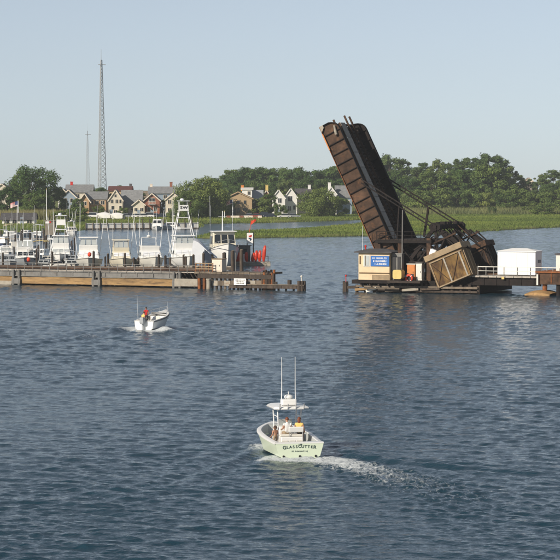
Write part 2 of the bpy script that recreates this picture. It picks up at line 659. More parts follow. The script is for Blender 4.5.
def build_land():
    nr, nc = LXX.shape
    co = np.stack([LXX, LYY, LZ], -1).reshape(-1, 3)
    idx = np.arange(nr * nc).reshape(nr, nc)
    q = np.stack([idx[:-1, :-1], idx[:-1, 1:], idx[1:, 1:], idx[1:, :-1]], -1).reshape(-1, 4)
    keep = (LM.ravel()[q].max(1) > .02)
    me = bpy.data.meshes.new('marsh_ground')
    me.from_pydata(co.tolist(), [], q[keep].tolist())
    me.polygons.foreach_set('use_smooth', [True] * len(me.polygons))
    m, N, L, P = node_mat('marsh_ground')
    tc = N.new('ShaderNodeTexCoord')
    n = N.new('ShaderNodeTexNoise')
    n.inputs['Scale'].default_value = .045
    n.inputs['Detail'].default_value = 9
    n.inputs['Roughness'].default_value = .7
    mp = N.new('ShaderNodeMapping')
    mp.inputs['Scale'].default_value = (1, .5, 1)
    L.new(tc.outputs['Object'], mp.inputs[0])
    L.new(mp.outputs[0], n.inputs['Vector'])
    cr = N.new('ShaderNodeValToRGB')
    e = cr.color_ramp.elements
    e[0].position, e[0].color = .34, (.10, .13, .035, 1)
    e[1].position, e[1].color = .66, (.24, .235, .095, 1)
    k = e.new(.5)
    k.color = (.155, .185, .05, 1)
    L.new(n.outputs['Fac'], cr.inputs[0])
    sx = N.new('ShaderNodeSeparateXYZ')
    L.new(tc.outputs['Object'], sx.inputs[0])
    mr = N.new('ShaderNodeMapRange')
    mr.inputs['From Min'].default_value = -.1
    mr.inputs['From Max'].default_value = .35
    L.new(sx.outputs['Z'], mr.inputs[0])
    mx = N.new('ShaderNodeMixRGB')
    mx.inputs[1].default_value = (.05, .045, .025, 1)
    L.new(mr.outputs[0], mx.inputs[0])
    L.new(cr.outputs[0], mx.inputs[2])
    L.new(mx.outputs[0], P.inputs['Base Color'])
    P.inputs['Roughness'].default_value = .95
    P.inputs['Specular IOR Level'].default_value = .1
    me.materials.append(m)
    ob = bpy.data.objects.new('marsh_ground', me)
    COL.objects.link(ob)
    tag(ob, kind='structure')


build_land()
# land that runs on behind the wood, to the horizon
mb = MB()
mb.add([(-9000, 1376, .9), (9000, 1376, .9), (9000, 2300, 1.2), (-9000, 2300, 1.2)], [(0, 1, 2, 3)])
mb.add([(-9000, 1376, .9), (-238, 1376, .9), (-238, 700, .5), (-9000, 700, .5)], [(0, 1, 2, 3)])
mb.add([(9000, 1376, .9), (238, 1376, .9), (238, 760, .5), (9000, 760, .5)], [(0, 1, 2, 3)])
tag(mb.build('terrain', mat('rough_grass_land', (.09, .12, .035), .95, .3, .02)), kind='structure')


def leaf_mat(name, c, rnd=.25, sc=.35):
    m, N, L, P = node_mat(name)
    tc = N.new('ShaderNodeTexCoord')
    n = N.new('ShaderNodeTexNoise')
    n.inputs['Scale'].default_value = sc
    n.inputs['Detail'].default_value = 4
    L.new(tc.outputs['Object'], n.inputs['Vector'])
    cr = N.new('ShaderNodeValToRGB')
    cr.color_ramp.elements[0].position = .35
    cr.color_ramp.elements[1].position = .65
    cr.color_ramp.elements[0].color = (c[0] * .62, c[1] * .68, c[2] * .7, 1)
    cr.color_ramp.elements[1].color = (c[0] * 1.35, c[1] * 1.25, c[2] * 1.1, 1)
    L.new(n.outputs['Fac'], cr.inputs[0])
    oi = N.new('ShaderNodeObjectInfo')
    mr = N.new('ShaderNodeMapRange')
    mr.inputs['To Min'].default_value = 1 - rnd
    mr.inputs['To Max'].default_value = 1 + rnd
    L.new(oi.outputs['Random'], mr.inputs[0])
    m2 = N.new('ShaderNodeMapRange')
    m2.inputs['To Min'].default_value = .515
    m2.inputs['To Max'].default_value = .475
    L.new(oi.outputs['Random'], m2.inputs[0])
    hs = N.new('ShaderNodeHueSaturation')
    L.new(mr.outputs[0], hs.inputs['Value'])
    L.new(m2.outputs[0], hs.inputs['Hue'])
    L.new(cr.outputs[0], hs.inputs['Color'])
    L.new(hs.outputs[0], P.inputs['Base Color'])
    P.inputs['Roughness'].default_value = .7
    P.inputs['Specular IOR Level'].default_value = .2
    tr = N.new('ShaderNodeBsdfTranslucent')
    L.new(hs.outputs[0], tr.inputs[0])
    mx = N.new('ShaderNodeMixShader')
    mx.inputs[0].default_value = .30
    L.new(P.outputs[0], mx.inputs[1])
    L.new(tr.outputs[0], mx.inputs[2])
    L.new(mx.outputs[0], N['Material Output'].inputs[0])
    return m


M['leaf'] = leaf_mat('oak_leaves', (.098, .165, .048))
M['leaf2'] = leaf_mat('locust_leaves', (.118, .180, .064))
M['leafbush'] = leaf_mat('bush_leaves', (.140, .205, .058))
M['reed'] = leaf_mat('reeds', (.215, .23, .10), .1, .05)
M['marshgrass'] = leaf_mat('marsh_grass', (.168, .225, .055), .1, .03)


def scatter_quads(P_, Nn, size, rr, mb_v, mb_f):
    """leaf faces at points P_, loosely facing Nn"""
    n = len(P_)
    a = rr.normal(size=(n, 3))
    nn = Nn + .5 * rr.normal(size=(n, 3))
    nn /= np.linalg.norm(nn, axis=1, keepdims=True)
    u = np.cross(nn, a)
    u /= np.linalg.norm(u, axis=1, keepdims=True)
    v = np.cross(nn, u)
    s = size * rr.uniform(.55, 1.3, (n, 1))
    k = rr.uniform(.5, .9, (n, 1))
    vs = np.stack([P_ - u * s, P_ + v * s * k + u * s * .1, P_ + u * s, P_ - v * s * k], 1)
    b = len(mb_v)
    mb_v += vs.reshape(-1, 3).tolist()
    mb_f += [(b + 4 * i, b + 4 * i + 1, b + 4 * i + 2, b + 4 * i + 3) for i in range(n)]


def tree_meshes(seed, h, w, leafm, bare=.25, nclump=24, per=190, size=.42, spread=.5):
    """one tree kind: trunk mesh and crown mesh (crown of leaf faces gathered in clumps on limbs)"""
    rr = np.random.default_rng(seed)
    rd = random.Random(seed)
    tb = MB()
    top = h * .72
    bend = [(rd.uniform(-.3, .3) * i, rd.uniform(-.3, .3) * i, top * i / 4) for i in range(5)]
    r0 = h * .018 + .06
    tb.tube([(0, 0, -.6)] + bend[1:], [r0 * 1.25, r0, r0 * .8, r0 * .55, r0 * .25], 7)
    clumps = []
    for k in range(nclump):
        f = (k + .5) / nclump
        z = h * (bare + (1 - bare) * (f ** .85)) * rd.uniform(.93, 1.03)
        zz = (z / h - bare) / (1 - bare)
        prof = math.sin(PI * min(1, max(.06, .12 + .80 * zz))) ** .7
        rad = w / 2 * prof * math.sqrt(rd.uniform(.05, 1.15))
        g = k * 2.39996 + rd.uniform(-.5, .5)
        c = Vector((rad * math.cos(g), rad * math.sin(g), min(z, h * .97)))
        cr_ = w * rd.uniform(.08, .19) * (1.15 - .35 * zz)
        clumps.append((c, cr_))
        if k % 2 == 0:
            i = min(3, int(c.z / top * 3))
            s = Vector(bend[max(1, i)])
            mid = s.lerp(c, .5) + Vector((0, 0, -.04 * h))
            tb.tube([s, mid, c], [r0 * .4, r0 * .25, r0 * .08], 5)
    V, Fc = [], []
    for c, cr_ in clumps:
        n = int(per * (cr_ / (w * .15)) ** 1.6)
        d = rr.normal(size=(n, 3))
        d /= np.linalg.norm(d, axis=1, keepdims=True)
        rad = cr_ * (rr.uniform(.25, 1.0, (n, 1)) ** .5) * (1 + .18 * rr.normal(size=(n, 1)))
        p = np.array(c)[None] + d * rad * np.array([1.15, 1.15, .78])[None]
        keep = p[:, 2] > h * bare * .6
        scatter_quads(p[keep], d[keep] + np.array([0, 0, .35]), size, rr, V, Fc)
    me = bpy.data.meshes.new('crown')
    me.from_pydata(V, [], Fc)
    me.materials.append(M[leafm])
    return tb.mesh('trunk', 'trunk', True), me


KINDS = {}
for i in range(5):
    KINDS['oak%d' % i] = tree_meshes(20 + i, 14, 12, 'leaf', .14, 30, 400, .29)
for i in range(4):
    KINDS['locust%d' % i] = tree_meshes(40 + i, 20, 11, 'leaf2', .20, 34, 330, .31)
for i in range(3):
    KINDS['bush%d' % i] = tree_meshes(60 + i, 5, 7.5, 'leafbush', .02, 18, 320, .21)
KINDS['round'] = tree_meshes(91, 13, 17, 'leafbush', .04, 40, 430, .29)
KINDS['round2'] = tree_meshes(92, 13, 15, 'leafbush', .04, 36, 430, .29)
KINDS['open'] = tree_meshes(85, 12, 12, 'leaf', .32, 18, 300, .23)


def tree(kind, name, label, cat, x, y, h, group=None, wide=1.0):
    tm, cm = KINDS[kind]
    base_h = {'oak': 14, 'loc': 20, 'bus': 5, 'ope': 12, 'rou': 13}[kind[:3]]
    s = h / base_h
    t = thing(name, label, cat, (x, y, land_z(x, y)[0] - .05), rng.uniform(0, 6.28), group, (s * wide, s * wide, s))
    a = bpy.data.objects.new('trunk', tm)
    b = bpy.data.objects.new('crown', cm)
    for o in (a, b):
        COL.objects.link(o)
        o.parent = t
    return t


def topz(py, Y):
    return D(280, py, Y).z


def tree_at(kind, name, label, cat, px, pytop, Y, group=None, wide=1.0):
    x = D(px, 200, Y).x
    z0 = land_z(x, Y)[0]
    return tree(kind, name, label, cat, x, Y, max(1.5, topz(pytop, Y) - z0), group, wide)


# wood on the right behind the marsh: outline of its top as (px, py)
TOPR = [(372, 163), (382, 158), (394, 155), (404, 158), (414, 172), (424, 163), (436, 159), (448, 161), (458, 160), (468, 158), (478, 156),
        (490, 155), (500, 158), (508, 168), (518, 172), (528, 177), (538, 174), (550, 172), (562, 170), (576, 168), (596, 165)]


def interp(pts, x):
    for (a, b), (c, d) in zip(pts, pts[1:]):
        if a <= x <= c:
            return b + (d - b) * (x - a) / (c - a)
    return pts[0][1] if x < pts[0][0] else pts[-1][1]


LBL_R = 'tall broad-leaved tree in the back row of the wood behind the right-hand marsh'
for i in range(20):
    px = 368 + i * 11.6 + rng.uniform(-3, 3)
    tree_at('locust%d' % (i % 4), 'wood_tree', LBL_R, 'tree', px, interp(TOPR, px) + rng.uniform(-2, 4), rng.uniform(1100, 1160), 'back row of the wood behind the marsh', rng.uniform(.95, 1.25))
for i in range(19):
    px = 360 + i * 12.4 + rng.uniform(-4, 4)
    tree_at('oak%d' % (i % 5), 'wood_tree', 'rounded dark green tree at the front edge of the wood behind the marsh', 'tree', px, interp(TOPR, px) + rng.uniform(10, 19), rng.uniform(1050, 1090), 'front edge of the wood behind the marsh', rng.uniform(.95, 1.3))
for i in range(22):
    px = 384 + i * 9.2 + rng.uniform(-3, 3)
    tree_at('bush%d' % (i % 3), 'edge_bush', 'low light green bush at the foot of the wood behind the marsh', 'bush', px, rng.uniform(189, 197), rng.uniform(1000, 1040), 'bushes at the foot of the wood', rng.uniform(.9, 1.2))
# wood behind the houses in the middle
TOPM = [(206, 184), (218, 178), (232, 171), (246, 168), (262, 169), (280, 168), (296, 167), (312, 167), (326, 170), (340, 166), (352, 170), (366, 166)]
for i in range(15):
    px = 212 + i * 11 + rng.uniform(-3, 3)
    tree_at('oak%d' % (i % 5), 'hill_tree', 'dark rounded tree in the wood behind the houses left of the raised bridge', 'tree', px, interp(TOPM, px) + rng.uniform(-1, 3), rng.uniform(1130, 1190), 'wood behind the houses left of the bridge', rng.uniform(1.0, 1.3))
for i in range(13):
    px = 218 + i * 11.5 + rng.uniform(-4, 4)
    tree_at('locust%d' % (i % 4) if i % 3 == 0 else 'oak%d' % (i % 5), 'hill_tree', 'green tree standing just behind the roofs left of the raised bridge', 'tree', px, interp(TOPM, px) + rng.uniform(9, 15), rng.uniform(1085, 1115), 'trees just behind the middle roofs', rng.uniform(1.0, 1.25))
# single trees
tree_at('round', 'shade_tree', 'large round green tree left of the tan house, behind the white tower boat', 'tree', 202, 180, 880, None, 1.0)
tree_at('round2', 'shade_tree', 'smaller green tree tucked against the right flank of the large round tree', 'tree', 215, 190, 893, None, 1.1)
tree_at('round2', 'shade_tree', 'smaller green tree at the left foot of the large round tree', 'tree', 190, 192, 872, None, 1.05)
tree_at('open', 'tall_tree', 'tall open-crowned tree at the far left, its top against the sky', 'tree', 31, 168, 900, None, 1.0)
tree_at('open', 'tall_tree', 'second open-crowned tree, right of the tallest one at far left', 'tree', 44, 171, 906, None, .8)
tree_at('locust1', 'tall_tree', 'narrow tree crown left of the tallest tree at far left', 'tree', 21, 171, 910, None, .8)
tree_at('oak3', 'shade_tree', 'yellowish green rounded tree behind the flag at far left', 'tree', 8, 188, 880, None, 1.1)
tree_at('oak4', 'shade_tree', 'dense low tree under the tallest tree at far left', 'tree', 34, 193, 870, None, 1.3)
tree_at('oak2', 'shade_tree', 'dark tree beside the blue-grey house', 'tree', 55, 187, 915, None, 1.0)
tree_at('round', 'shade_tree', 'round green tree in front of the white gabled houses, left of the bridge', 'tree', 319, 190, 900, None, 1.1)
tree_at('bush0', 'garden_bush', 'large bush between the round green tree and the bridge leaf', 'bush', 334, 197, 905, None, 1.1)
tree_at('bush1', 'garden_bush', 'dark bush at the right end of the tan house', 'bush', 258, 198, 905, None, 1.0)
tree_at('oak0', 'garden_tree', 'small green tree between the tan house and the white gabled houses', 'tree', 268, 194, 912, None, 1.0)
tree_at('bush2', 'garden_bush', 'small bush in front of the white gabled houses', 'bush', 280, 205, 890, None, .8)
tree_at('oak3', 'garden_tree', 'tree showing above the roofs between the brick gable and the tall cream house', 'tree', 139, 191, 985, None, 1.0)
tree_at('bush1', 'shore_bush', 'dark green bush on the bank behind the white tower boat', 'bush', 77, 207, 800, None, 1.0)
tree_at('bush0', 'shore_bush', 'bush on the bank behind the brown dock hut', 'bush', 63, 211, 790, None, 1.2)
tree_at('bush2', 'shore_bush', 'lone bush standing in the marsh right of the bridge struts', 'bush', 492, 207, 940, None, .9)
tree_at('bush0', 'shore_bush', 'wide dark bush in the marsh above the white shed', 'bush', 545, 204, 930, None, 1.5)
tree_at('bush1', 'shore_bush', 'wide low bush at the right edge of the marsh', 'bush', 566, 205, 945, None, 1.4)
tree_at('bush1', 'shore_bush', 'low shrub next to the wide dark bush in the marsh', 'bush', 528, 206, 950, None, 1.3)
tree_at('oak2', 'garden_tree', 'green tree behind the cedar house roof near the tall mast', 'tree', 101, 188, 990, None, 1.2)
tree_at('oak4', 'garden_tree', 'small tree between the blue-grey house and the cedar gable', 'tree', 77.5, 198, 935, None, .9)
tree_at('bush2', 'garden_bush', 'bush at the right corner of the tall cream gable', 'bush', 124, 208, 905, None, .9)
tree_at('oak0', 'garden_tree', 'small dark tree in the gap between brick and pale tan gables', 'tree', 162.5, 200, 930, None, .8)
tree_at('bush1', 'garden_bush', 'bush in front of the cedar wing', 'bush', 98, 206, 930, None, 1.0)
tree_at('oak1', 'garden_tree', 'tree rising behind the maroon roof', 'tree', 121, 186, 1030, None, .9)
tree_at('oak3', 'garden_tree', 'tree rising behind the long grey roof right of the brick gable', 'tree', 182, 190, 960, None, .9)
tree_at('bush0', 'garden_bush', 'small bush at the right of the cream gable, beside the white tower', 'bush', 176, 207, 850, None, .8)


# reeds and marsh grass: nobody could count the blades
def grass(name, label, cat, n, region, hmin, hmax, matn, seed, lean=.3):
    rr = np.random.default_rng(seed)
    V, Fc = [], []
    x0, x1, y0, y1, fn = region
    cnt = 0
    while cnt < n:
        xs = rr.uniform(x0, x1, 4000)
        ys = rr.uniform(y0, y1, 4000)
        for x, y in zip(xs, ys):
            if abs(x) > y * .125:
                continue
            z, m = land_z(x, y)
            if m < .45 or not fn(x, y):
                continue
            hgt = rr.uniform(hmin, hmax)
            for k in range(3):
                g = rr.uniform(0, 2 * PI)
                w = rr.uniform(.10, .22)
                dx, dy = math.cos(g) * w, math.sin(g) * w
                lx, ly = rr.normal(0, lean, 2) * hgt
                ox, oy = rr.normal(0, .5, 2)
                b = len(V)
                V += [(x + ox - dx, y + oy - dy, z - .15), (x + ox + dx, y + oy + dy, z - .15), (x + ox + lx, y + oy + ly, z + hgt * rr.uniform(.7, 1.1))]
                Fc.append((b, b + 1, b + 2))
            cnt += 1
            if cnt >= n:
                break
    me = bpy.data.meshes.new(name)
    me.from_pydata(V, [], Fc)
    me.materials.append(M[matn])
    ob = bpy.data.objects.new(name, me)
    COL.objects.link(ob)
    tag(ob, label, cat, kind='stuff')


grass('marsh_grass', 'bright green marsh grass covering the low banks', 'grass', 42000, (-130, 130, 615, 1000, lambda x, y: y < 820 or x > 5), .2, .55, 'marshgrass', 1)
grass('reeds', 'pale tall reeds at the back of the marsh', 'reeds', 9000, (20, 140, 930, 1045, lambda x, y: True), .9, 2.0, 'reed', 2, .15)
grass('shore_grass', 'green grass on the bank in front of the houses', 'grass', 9000, (-110, 60, 720, 875, lambda x, y: True), .25, .7, 'marshgrass', 3)
grass('bank_reeds', 'pale band of tall reeds under the trees at far left', 'reeds', 6000, (-105, -68, 818, 868, lambda x, y: True), 2.2, 3.4, 'reed', 4, .1)

# ------------------------------------------------------------------ houses on the far shore
def house(name, label, pxl, pxr, pyridge, pyeave, Y, wallm, roofm, gable=True, depth=10, rz=0.0, wins=(), chim=(), door=None, trim='cream_trim', over=.5, sidewins=()):
    s = px_per_m(Y)
    w = (pxr - pxl) / s
    x = D((pxl + pxr) / 2, 200, Y).x
    z0 = land_z(x, Y)[0] - .1
    eave = topz(pyeave, Y) - z0
    ridge = topz(pyridge, Y) - z0
    t = thing(name, label, 'house', (x, Y, z0), rz)
    mb = MB()
    if gable:
        mb.prism([(-w / 2, -.3), (w / 2, -.3), (w / 2, eave), (0, ridge - .12), (-w / 2, eave)], 0, depth)
    else:
        mb.prism([(-w / 2, -.3), (w / 2, -.3), (w / 2, eave), (-w / 2, eave)], 0, depth)
        for sx in (-1, 1):
            mb.add([(sx * w / 2, 0, eave), (sx * w / 2, depth, eave), (sx * w / 2, depth / 2, ridge - .12)], [(0, 1, 2)])
    mb.build('wall', wallm, t)
    rb = MB()
    th = .18
    if gable:
        sl = (ridge - eave) / (w / 2)
        e = over
        for sx in (-1, 1):
            rb.prism([(0, ridge), (sx * (w / 2 + e), eave - sl * e), (sx * (w / 2 + e), eave - sl * e + th), (0, ridge + th)], -e, depth + e)
    else:
        sl = (ridge - eave) / (depth / 2)
        e = over
        vs = []
        for yy, zz in ((-e, eave - sl * e), (depth / 2, ridge), (depth + e, eave - sl * e)):
            for x_ in (-w / 2 - e, w / 2 + e):
                vs += [(x_, yy, zz), (x_, yy, zz + th)]
        rb.add(vs, [(0, 2, 6, 4), (1, 5, 7, 3), (4, 6, 10, 8), (5, 9, 11, 7), (0, 1, 3, 2), (8, 10, 11, 9), (0, 4, 5, 1), (2, 3, 7, 6), (4, 8, 9, 5), (6, 7, 11, 10)])
    rf = rb.build('roof', roofm, t)
    if gable and trim:
        tb = MB()
        for sx in (-1, 1):
            tb.bar((0, -over - .06, ridge + .02), (sx * (w / 2 + over), -over - .06, eave - sl * over + .02), .1, .34, (0, 0, 1))
        tb.build('barge_board', trim, t)
    for (fx, fz, ww, hh) in wins:
        cx, cz = -w / 2 + fx * w, fz * eave
        f = MB()
        f.box((cx, -.04, cz), (ww + .26, .1, hh + .26))
        fo = f.build('window', trim or 'cream_trim', t)
        g = MB()
        g.box((cx, -.09, cz), (ww, .06, hh))
        g.build('pane', 'glass', fo)
        if ww > .9:
            k = MB()
            k.box((cx, -.13, cz), (.08, .05, hh))
            k.build('mullion', trim or 'cream_trim', fo)
    for (fy, fz, ww, hh) in sidewins:
        f = MB()
        f.box((w / 2 + .04, fy * depth, fz * eave), (.1, ww + .26, hh + .26))
        fo = f.build('window', trim or 'cream_trim', t)
        g = MB()
        g.box((w / 2 + .09, fy * depth, fz * eave), (.06, ww, hh))
        g.build('pane', 'glass', fo)
    for (fx, hh, m_) in chim:
        c = MB()
        c.box((-w / 2 + fx * w, depth * .5, ridge + hh / 2 - .5), (1.0, .9, hh + 1.2))
        c.box((-w / 2 + fx * w, depth * .5, ridge + hh + .1 + .1), (1.2, 1.1, .2))
        c.build('chimney', m_, rf)
    if door:
        d = MB()
        d.box((-w / 2 + door * w, -.05, 1.05), (1.0, .12, 2.1))
        do = d.build('door', 'houseblue', t)
        k = MB()
        k.ball((-w / 2 + door * w + .36, -.14, 1.0), .06, 6, 4)
        k.build('handle', 'chrome', do)
    return t, w, eave, ridge


house('seaside_house', 'pale house with dark roof partly hidden behind the trees at the far left edge', -6, 9, 184, 189, 960, 'housecream', 'roofdark', True, wins=((.3, .8, 1.2, 1.3), (.7, .8, 1.2, 1.3)))
house('seaside_house', 'cream house with a dark roof just left of the tallest tree', 9, 20, 183, 188, 985, 'cream_trim', 'roofdark', False, wins=((.3, .85, 1.1, 1.2), (.7, .85, 1.1, 1.2)))
t, w, e, r_ = house('seaside_house', 'blue-grey house right of the dark trees at the left', 61, 76, 190, 197, 960, 'houseblue', 'roofgrey', True, wins=((.3, .8, .9, 1.3), (.7, .8, .9, 1.3), (.3, .35, .9, 1.3), (.7, .35, .9, 1.3)))
house('seaside_house', 'broad house with a grey roof and a red chimney behind the blue-grey house', 66, 92, 185, 192, 1020, 'housecream', 'roofgrey', False, wins=((.2, .8, 1.2, 1.2), (.45, .8, 1.2, 1.2), (.7, .8, 1.2, 1.2)), chim=((.18, 1.0, 'red'),))
house('seaside_house', 'cedar-sided house with a cream-edged gable left of the tall cream house', 80, 89, 193.5, 200, 945, 'houseorange', 'roofgrey', True, wins=((.5, .75, 1.3, 1.3),), trim='cream_trim', over=.8)
house('seaside_house', 'cedar-sided wing under a long grey roof beside the cream-edged gable', 88, 106, 192, 199, 950, 'houseorange', 'roofgrey', False, depth=14, wins=((.2, .75, 1.3, 1.3), (.5, .75, 1.3, 1.3), (.8, .75, 1.3, 1.3)))
house('beach_house', 'tall narrow cream gabled house above the shrink-wrapped boats', 108.5, 122.5, 190, 200, 925, 'housecream', 'roofgrey', True, depth=9, over=.35,
      wins=((.25, .92, .95, 1.25), (.6, .92, .95, 1.25), (.85, .92, .7, 1.2), (.5, 1.28, .7, .9), (.3, .5, .9, 1.2), (.85, .5, .8, 1.2), (.5, .2, 1.1, 1.6)), door=.2)
house('beach_house', 'wing with a big steep grey roof joined to the right of the tall cream gable', 121, 141, 190.5, 207, 932, 'housecream', 'roofgrey', False, depth=15, over=.4, wins=((.25, .6, 1.0, 1.1), (.55, .6, 1.0, 1.1), (.85, .6, 1.0, 1.1)))
house('seaside_house', 'house with a maroon roof behind the big grey roof', 109, 131, 186.5, 190.5, 1010, 'housetan', 'roofred', False, wins=((.3, .8, 1.2, 1.2), (.7, .8, 1.2, 1.2)), chim=((.95, .8, 'roofdark'),))
t, w, e, r_ = house('beach_house', 'small cream cottage with a porch left of the brick gable', 133, 144.5, 200, 204.5, 918, 'housecream', 'rooftan', True, depth=7, wins=((.25, .55, 1.0, 1.2), (.75, .55, 1.0, 1.2)), door=.5)
t, w, e, r_ = house('brick_house', 'red brick gabled house with cream barge boards on the far shore', 144.5, 159.5, 193.5, 200, 920, 'brick', 'roofgrey', True, depth=12, over=.55, wins=((.3, .42, 1.1, 1.3), (.72, .42, 1.1, 1.3), (.5, 1.0, 2.0, 1.3)), door=.5)
k = MB()
k.box((0, -.9, e * .74), (2.6, 1.5, .15))
for i in range(6):
    k.bar((-1.25 + i * .5, -1.6, e * .74), (-1.25 + i * .5, -1.6, e * .74 + 1.0), .06)
k.bar((-1.3, -1.6, e * .74 + 1.0), (1.3, -1.6, e * .74 + 1.0), .08)
k.build('balcony', 'housewhite', t)
house('seaside_house', 'small pale house showing between the blue-grey and the broad grey-roofed house', 58, 68, 189, 194, 1000, 'housewhite', 'roofgrey', True, wins=((.5, .85, 1.2, 1.2),))
house('seaside_house', 'pale house with a tan roof behind the small cream cottage', 130, 148, 191.5, 197, 1000, 'housewhite', 'rooftan', False, wins=((.3, .8, 1.2, 1.2), (.7, .8, 1.2, 1.2)))
house('seaside_house', 'white house with a red-brown roof between the tall mast and the maroon roof', 96, 110, 189, 194, 1005, 'housewhite', 'roofred', True, wins=((.35, .8, 1.1, 1.2), (.7, .8, 1.1, 1.2)))
house('seaside_house', 'long house with a grey roof and a row of chimneys behind the brick gable', 149, 176, 187, 193, 985, 'houseblue', 'roofgrey', False, wins=((.25, .8, 1.2, 1.2), (.6, .8, 1.2, 1.2)), chim=((.06, .9, 'cream_trim'), (.80, 1.6, 'brick')))
house('beach_house', 'pale tan gabled house right of the brick gable', 165.5, 181, 193, 199.5, 918, 'housecream', 'roofgrey', True, depth=12, over=.35, wins=((.25, .85, 1.0, 1.3), (.68, .85, 1.4, 1.4), (.25, .35, 1.0, 1.3), (.72, .35, 1.0, 1.3)), chim=((.92, 1.8, 'cream_trim'),))
# low house at the dock on the left
house('marina_office', 'low marina office with white walls and a long dark roof at the left', 2, 34, 213.5, 219, 762, 'housewhite', 'roofdark', False, depth=7, over=.6, wins=((.15, .55, 1.4, 1.2), (.4, .55, 1.4, 1.2), (.85, .55, 1.4, 1.2)), door=.62)
# middle
t, w, e, r_ = house('tan_house', 'tan two-storey house with a low maroon roof left of the middle', 224, 252, 192, 198.5, 900, 'housetan', 'roofred', True, depth=13, over=.5,
                    wins=((.52, .80, .9, 1.2), (.75, .80, .9, 1.2), (.52, .36, .9, 1.6), (.75, .40, 1.5, .9)), trim='housetan', door=.9)
k = MB()
k.box((-w * .27, -1.5, e * .50), (w * .46, 3.0, .3))
for i in range(4):
    k.bar((-w * .48 + i * w * .14, -2.9, 0), (-w * .48 + i * w * .14, -2.9, e * .5), .18)
k.box((-w * .27, -.06, e * .24), (w * .4, .1, e * .4), mi=1)
k.build('porch', ['housetan', 'glass'], t)
house('seaside_house', 'white flat-topped house block behind the tan house', 242, 252, 188, 189.5, 960, 'housewhite', 'housewhite', False, wins=((.7, .85, 1.0, 1.2),), chim=((.02, .8, 'orange'),))
house('seaside_house', 'house with a pale grey roof right of the white block behind the tan house', 251, 262, 190.5, 198, 965, 'housewhite', 'greyhull', False, wins=((.5, .8, 1.0, 1.0),))
house('brick_house', 'orange brick house with a yellow chimney between tan and white houses', 260, 273, 190.5, 199, 970, 'brick', 'rooftan', True, wins=((.5, .85, 1.0, 1.1),), chim=((.52, 1.8, 'yellow'),))
house('white_house', 'left gable of the white houses with steep dark roofs', 272, 285, 190, 198, 930, 'housewhite', 'roofdark', True, depth=11, over=.3, trim='housewhite', wins=((.6, .85, 1.2, 1.6), (.35, .4, 1.0, 1.6), (.75, .35, 1.3, 1.6)), door=.5)
house('white_house', 'right gable of the white houses with steep dark roofs', 284.5, 297, 188.5, 197, 934, 'housewhite', 'roofdark', True, depth=11, over=.3, trim='housewhite', wins=((.45, .9, 1.4, 1.8), (.4, .35, 1.0, 1.6), (.8, .4, .9, 1.5)))
house('white_house', 'dark-roofed wing on the right of the white gables', 296, 311, 189, 198, 940, 'housecream', 'roofdark', False, depth=11, wins=((.3, .6, 1.1, 1.2), (.7, .6, 1.1, 1.2)), chim=((.9, 1.2, 'housewhite'),))
house('white_house', 'white gabled house with a tall chimney just left of the raised bridge leaf', 326, 336.5, 187, 194, 925, 'housewhite', 'roofgrey', True, depth=9, over=.3, trim='housewhite', wins=((.4, .75, 1.0, 1.4), (.75, .7, .7, 1.3)), chim=((.35, 1.3, 'housewhite'),))
house('white_house', 'grey-roofed wing of the white house beside the raised bridge leaf', 336, 352, 186, 197, 930, 'houseblue', 'roofgrey', False, depth=10, over=.4, wins=((.4, .7, 1.0, 1.2), (.75, .7, 1.0, 1.2)))
house('hidden_house', 'cream house showing through the trees of the wood at the right', 524, 535, 178, 183, 1172, 'cream_trim', 'rooftan', True, wins=((.5, .85, 1.0, 1.2),))
house('hidden_house', 'tiny white house glimpsed in the wood left of the cream one', 495, 502, 183, 186, 1175, 'housewhite', 'rooftan', True, wins=((.5, .85, 1.0, 1.2),))


# ------------------------------------------------------------------ radio masts
def lattice(name, label, px, pytop, Y, wbase, wtop, nseg, seg_r):
    x = D(px, 180, Y).x
    z0 = .9
    h = topz(pytop, Y) - z0
    t = thing(name, label, 'radio mast', (x, Y, z0), R(20))
    for k in range(3):
        g = 2 * PI * k / 3
        mb = MB()
        mb.tube([(wbase * math.cos(g), wbase * math.sin(g), 0), (wtop * math.cos(g), wtop * math.sin(g), h)], [seg_r * 1.2, seg_r], 6)
        mb.build('leg', 'tower', t)
    pts = []
    z = 0
    zs = [h * (1 - (1 - i / nseg) ** 1.25) for i in range(nseg + 1)]
    mb = MB()
    for i in range(nseg):
        for k in range(3):
            g1, g2 = 2 * PI * k / 3, 2 * PI * ((k + 1) % 3) / 3
            ra = wbase + (wtop - wbase) * zs[i] / h
            rb = wbase + (wtop - wbase) * zs[i + 1] / h
            a = (ra * math.cos(g1), ra * math.sin(g1), zs[i])
            b = (rb * math.cos(g2), rb * math.sin(g2), zs[i + 1])
            a2 = (ra * math.cos(g2), ra * math.sin(g2), zs[i])
            b2 = (rb * math.cos(g1), rb * math.sin(g1), zs[i + 1])
            mb.tube([a, b], seg_r * .55, 4)
            mb.tube([a2, b2], seg_r * .55, 4)
            mb.tube([b, b2], seg_r * .5, 4)
    mb.build('bracing', 'tower', t)
    mb = MB()
    mb.tube([(0, 0, h - 1), (0, 0, h + 7)], [seg_r * .8, seg_r * .5], 5)
    mb.bar((-2, 0, h - 3), (3, 0, h - 3), .5)
    mb.build('aerial', 'tower', t)


lattice('radio_mast', 'tall tapering lattice radio mast above the houses', 101.5, 60, 1700, 3.4, .6, 30, .20)
lattice('radio_mast', 'shorter and fainter lattice mast left of the tall one', 87.5, 131, 2230, 2.2, .35, 20, .075)


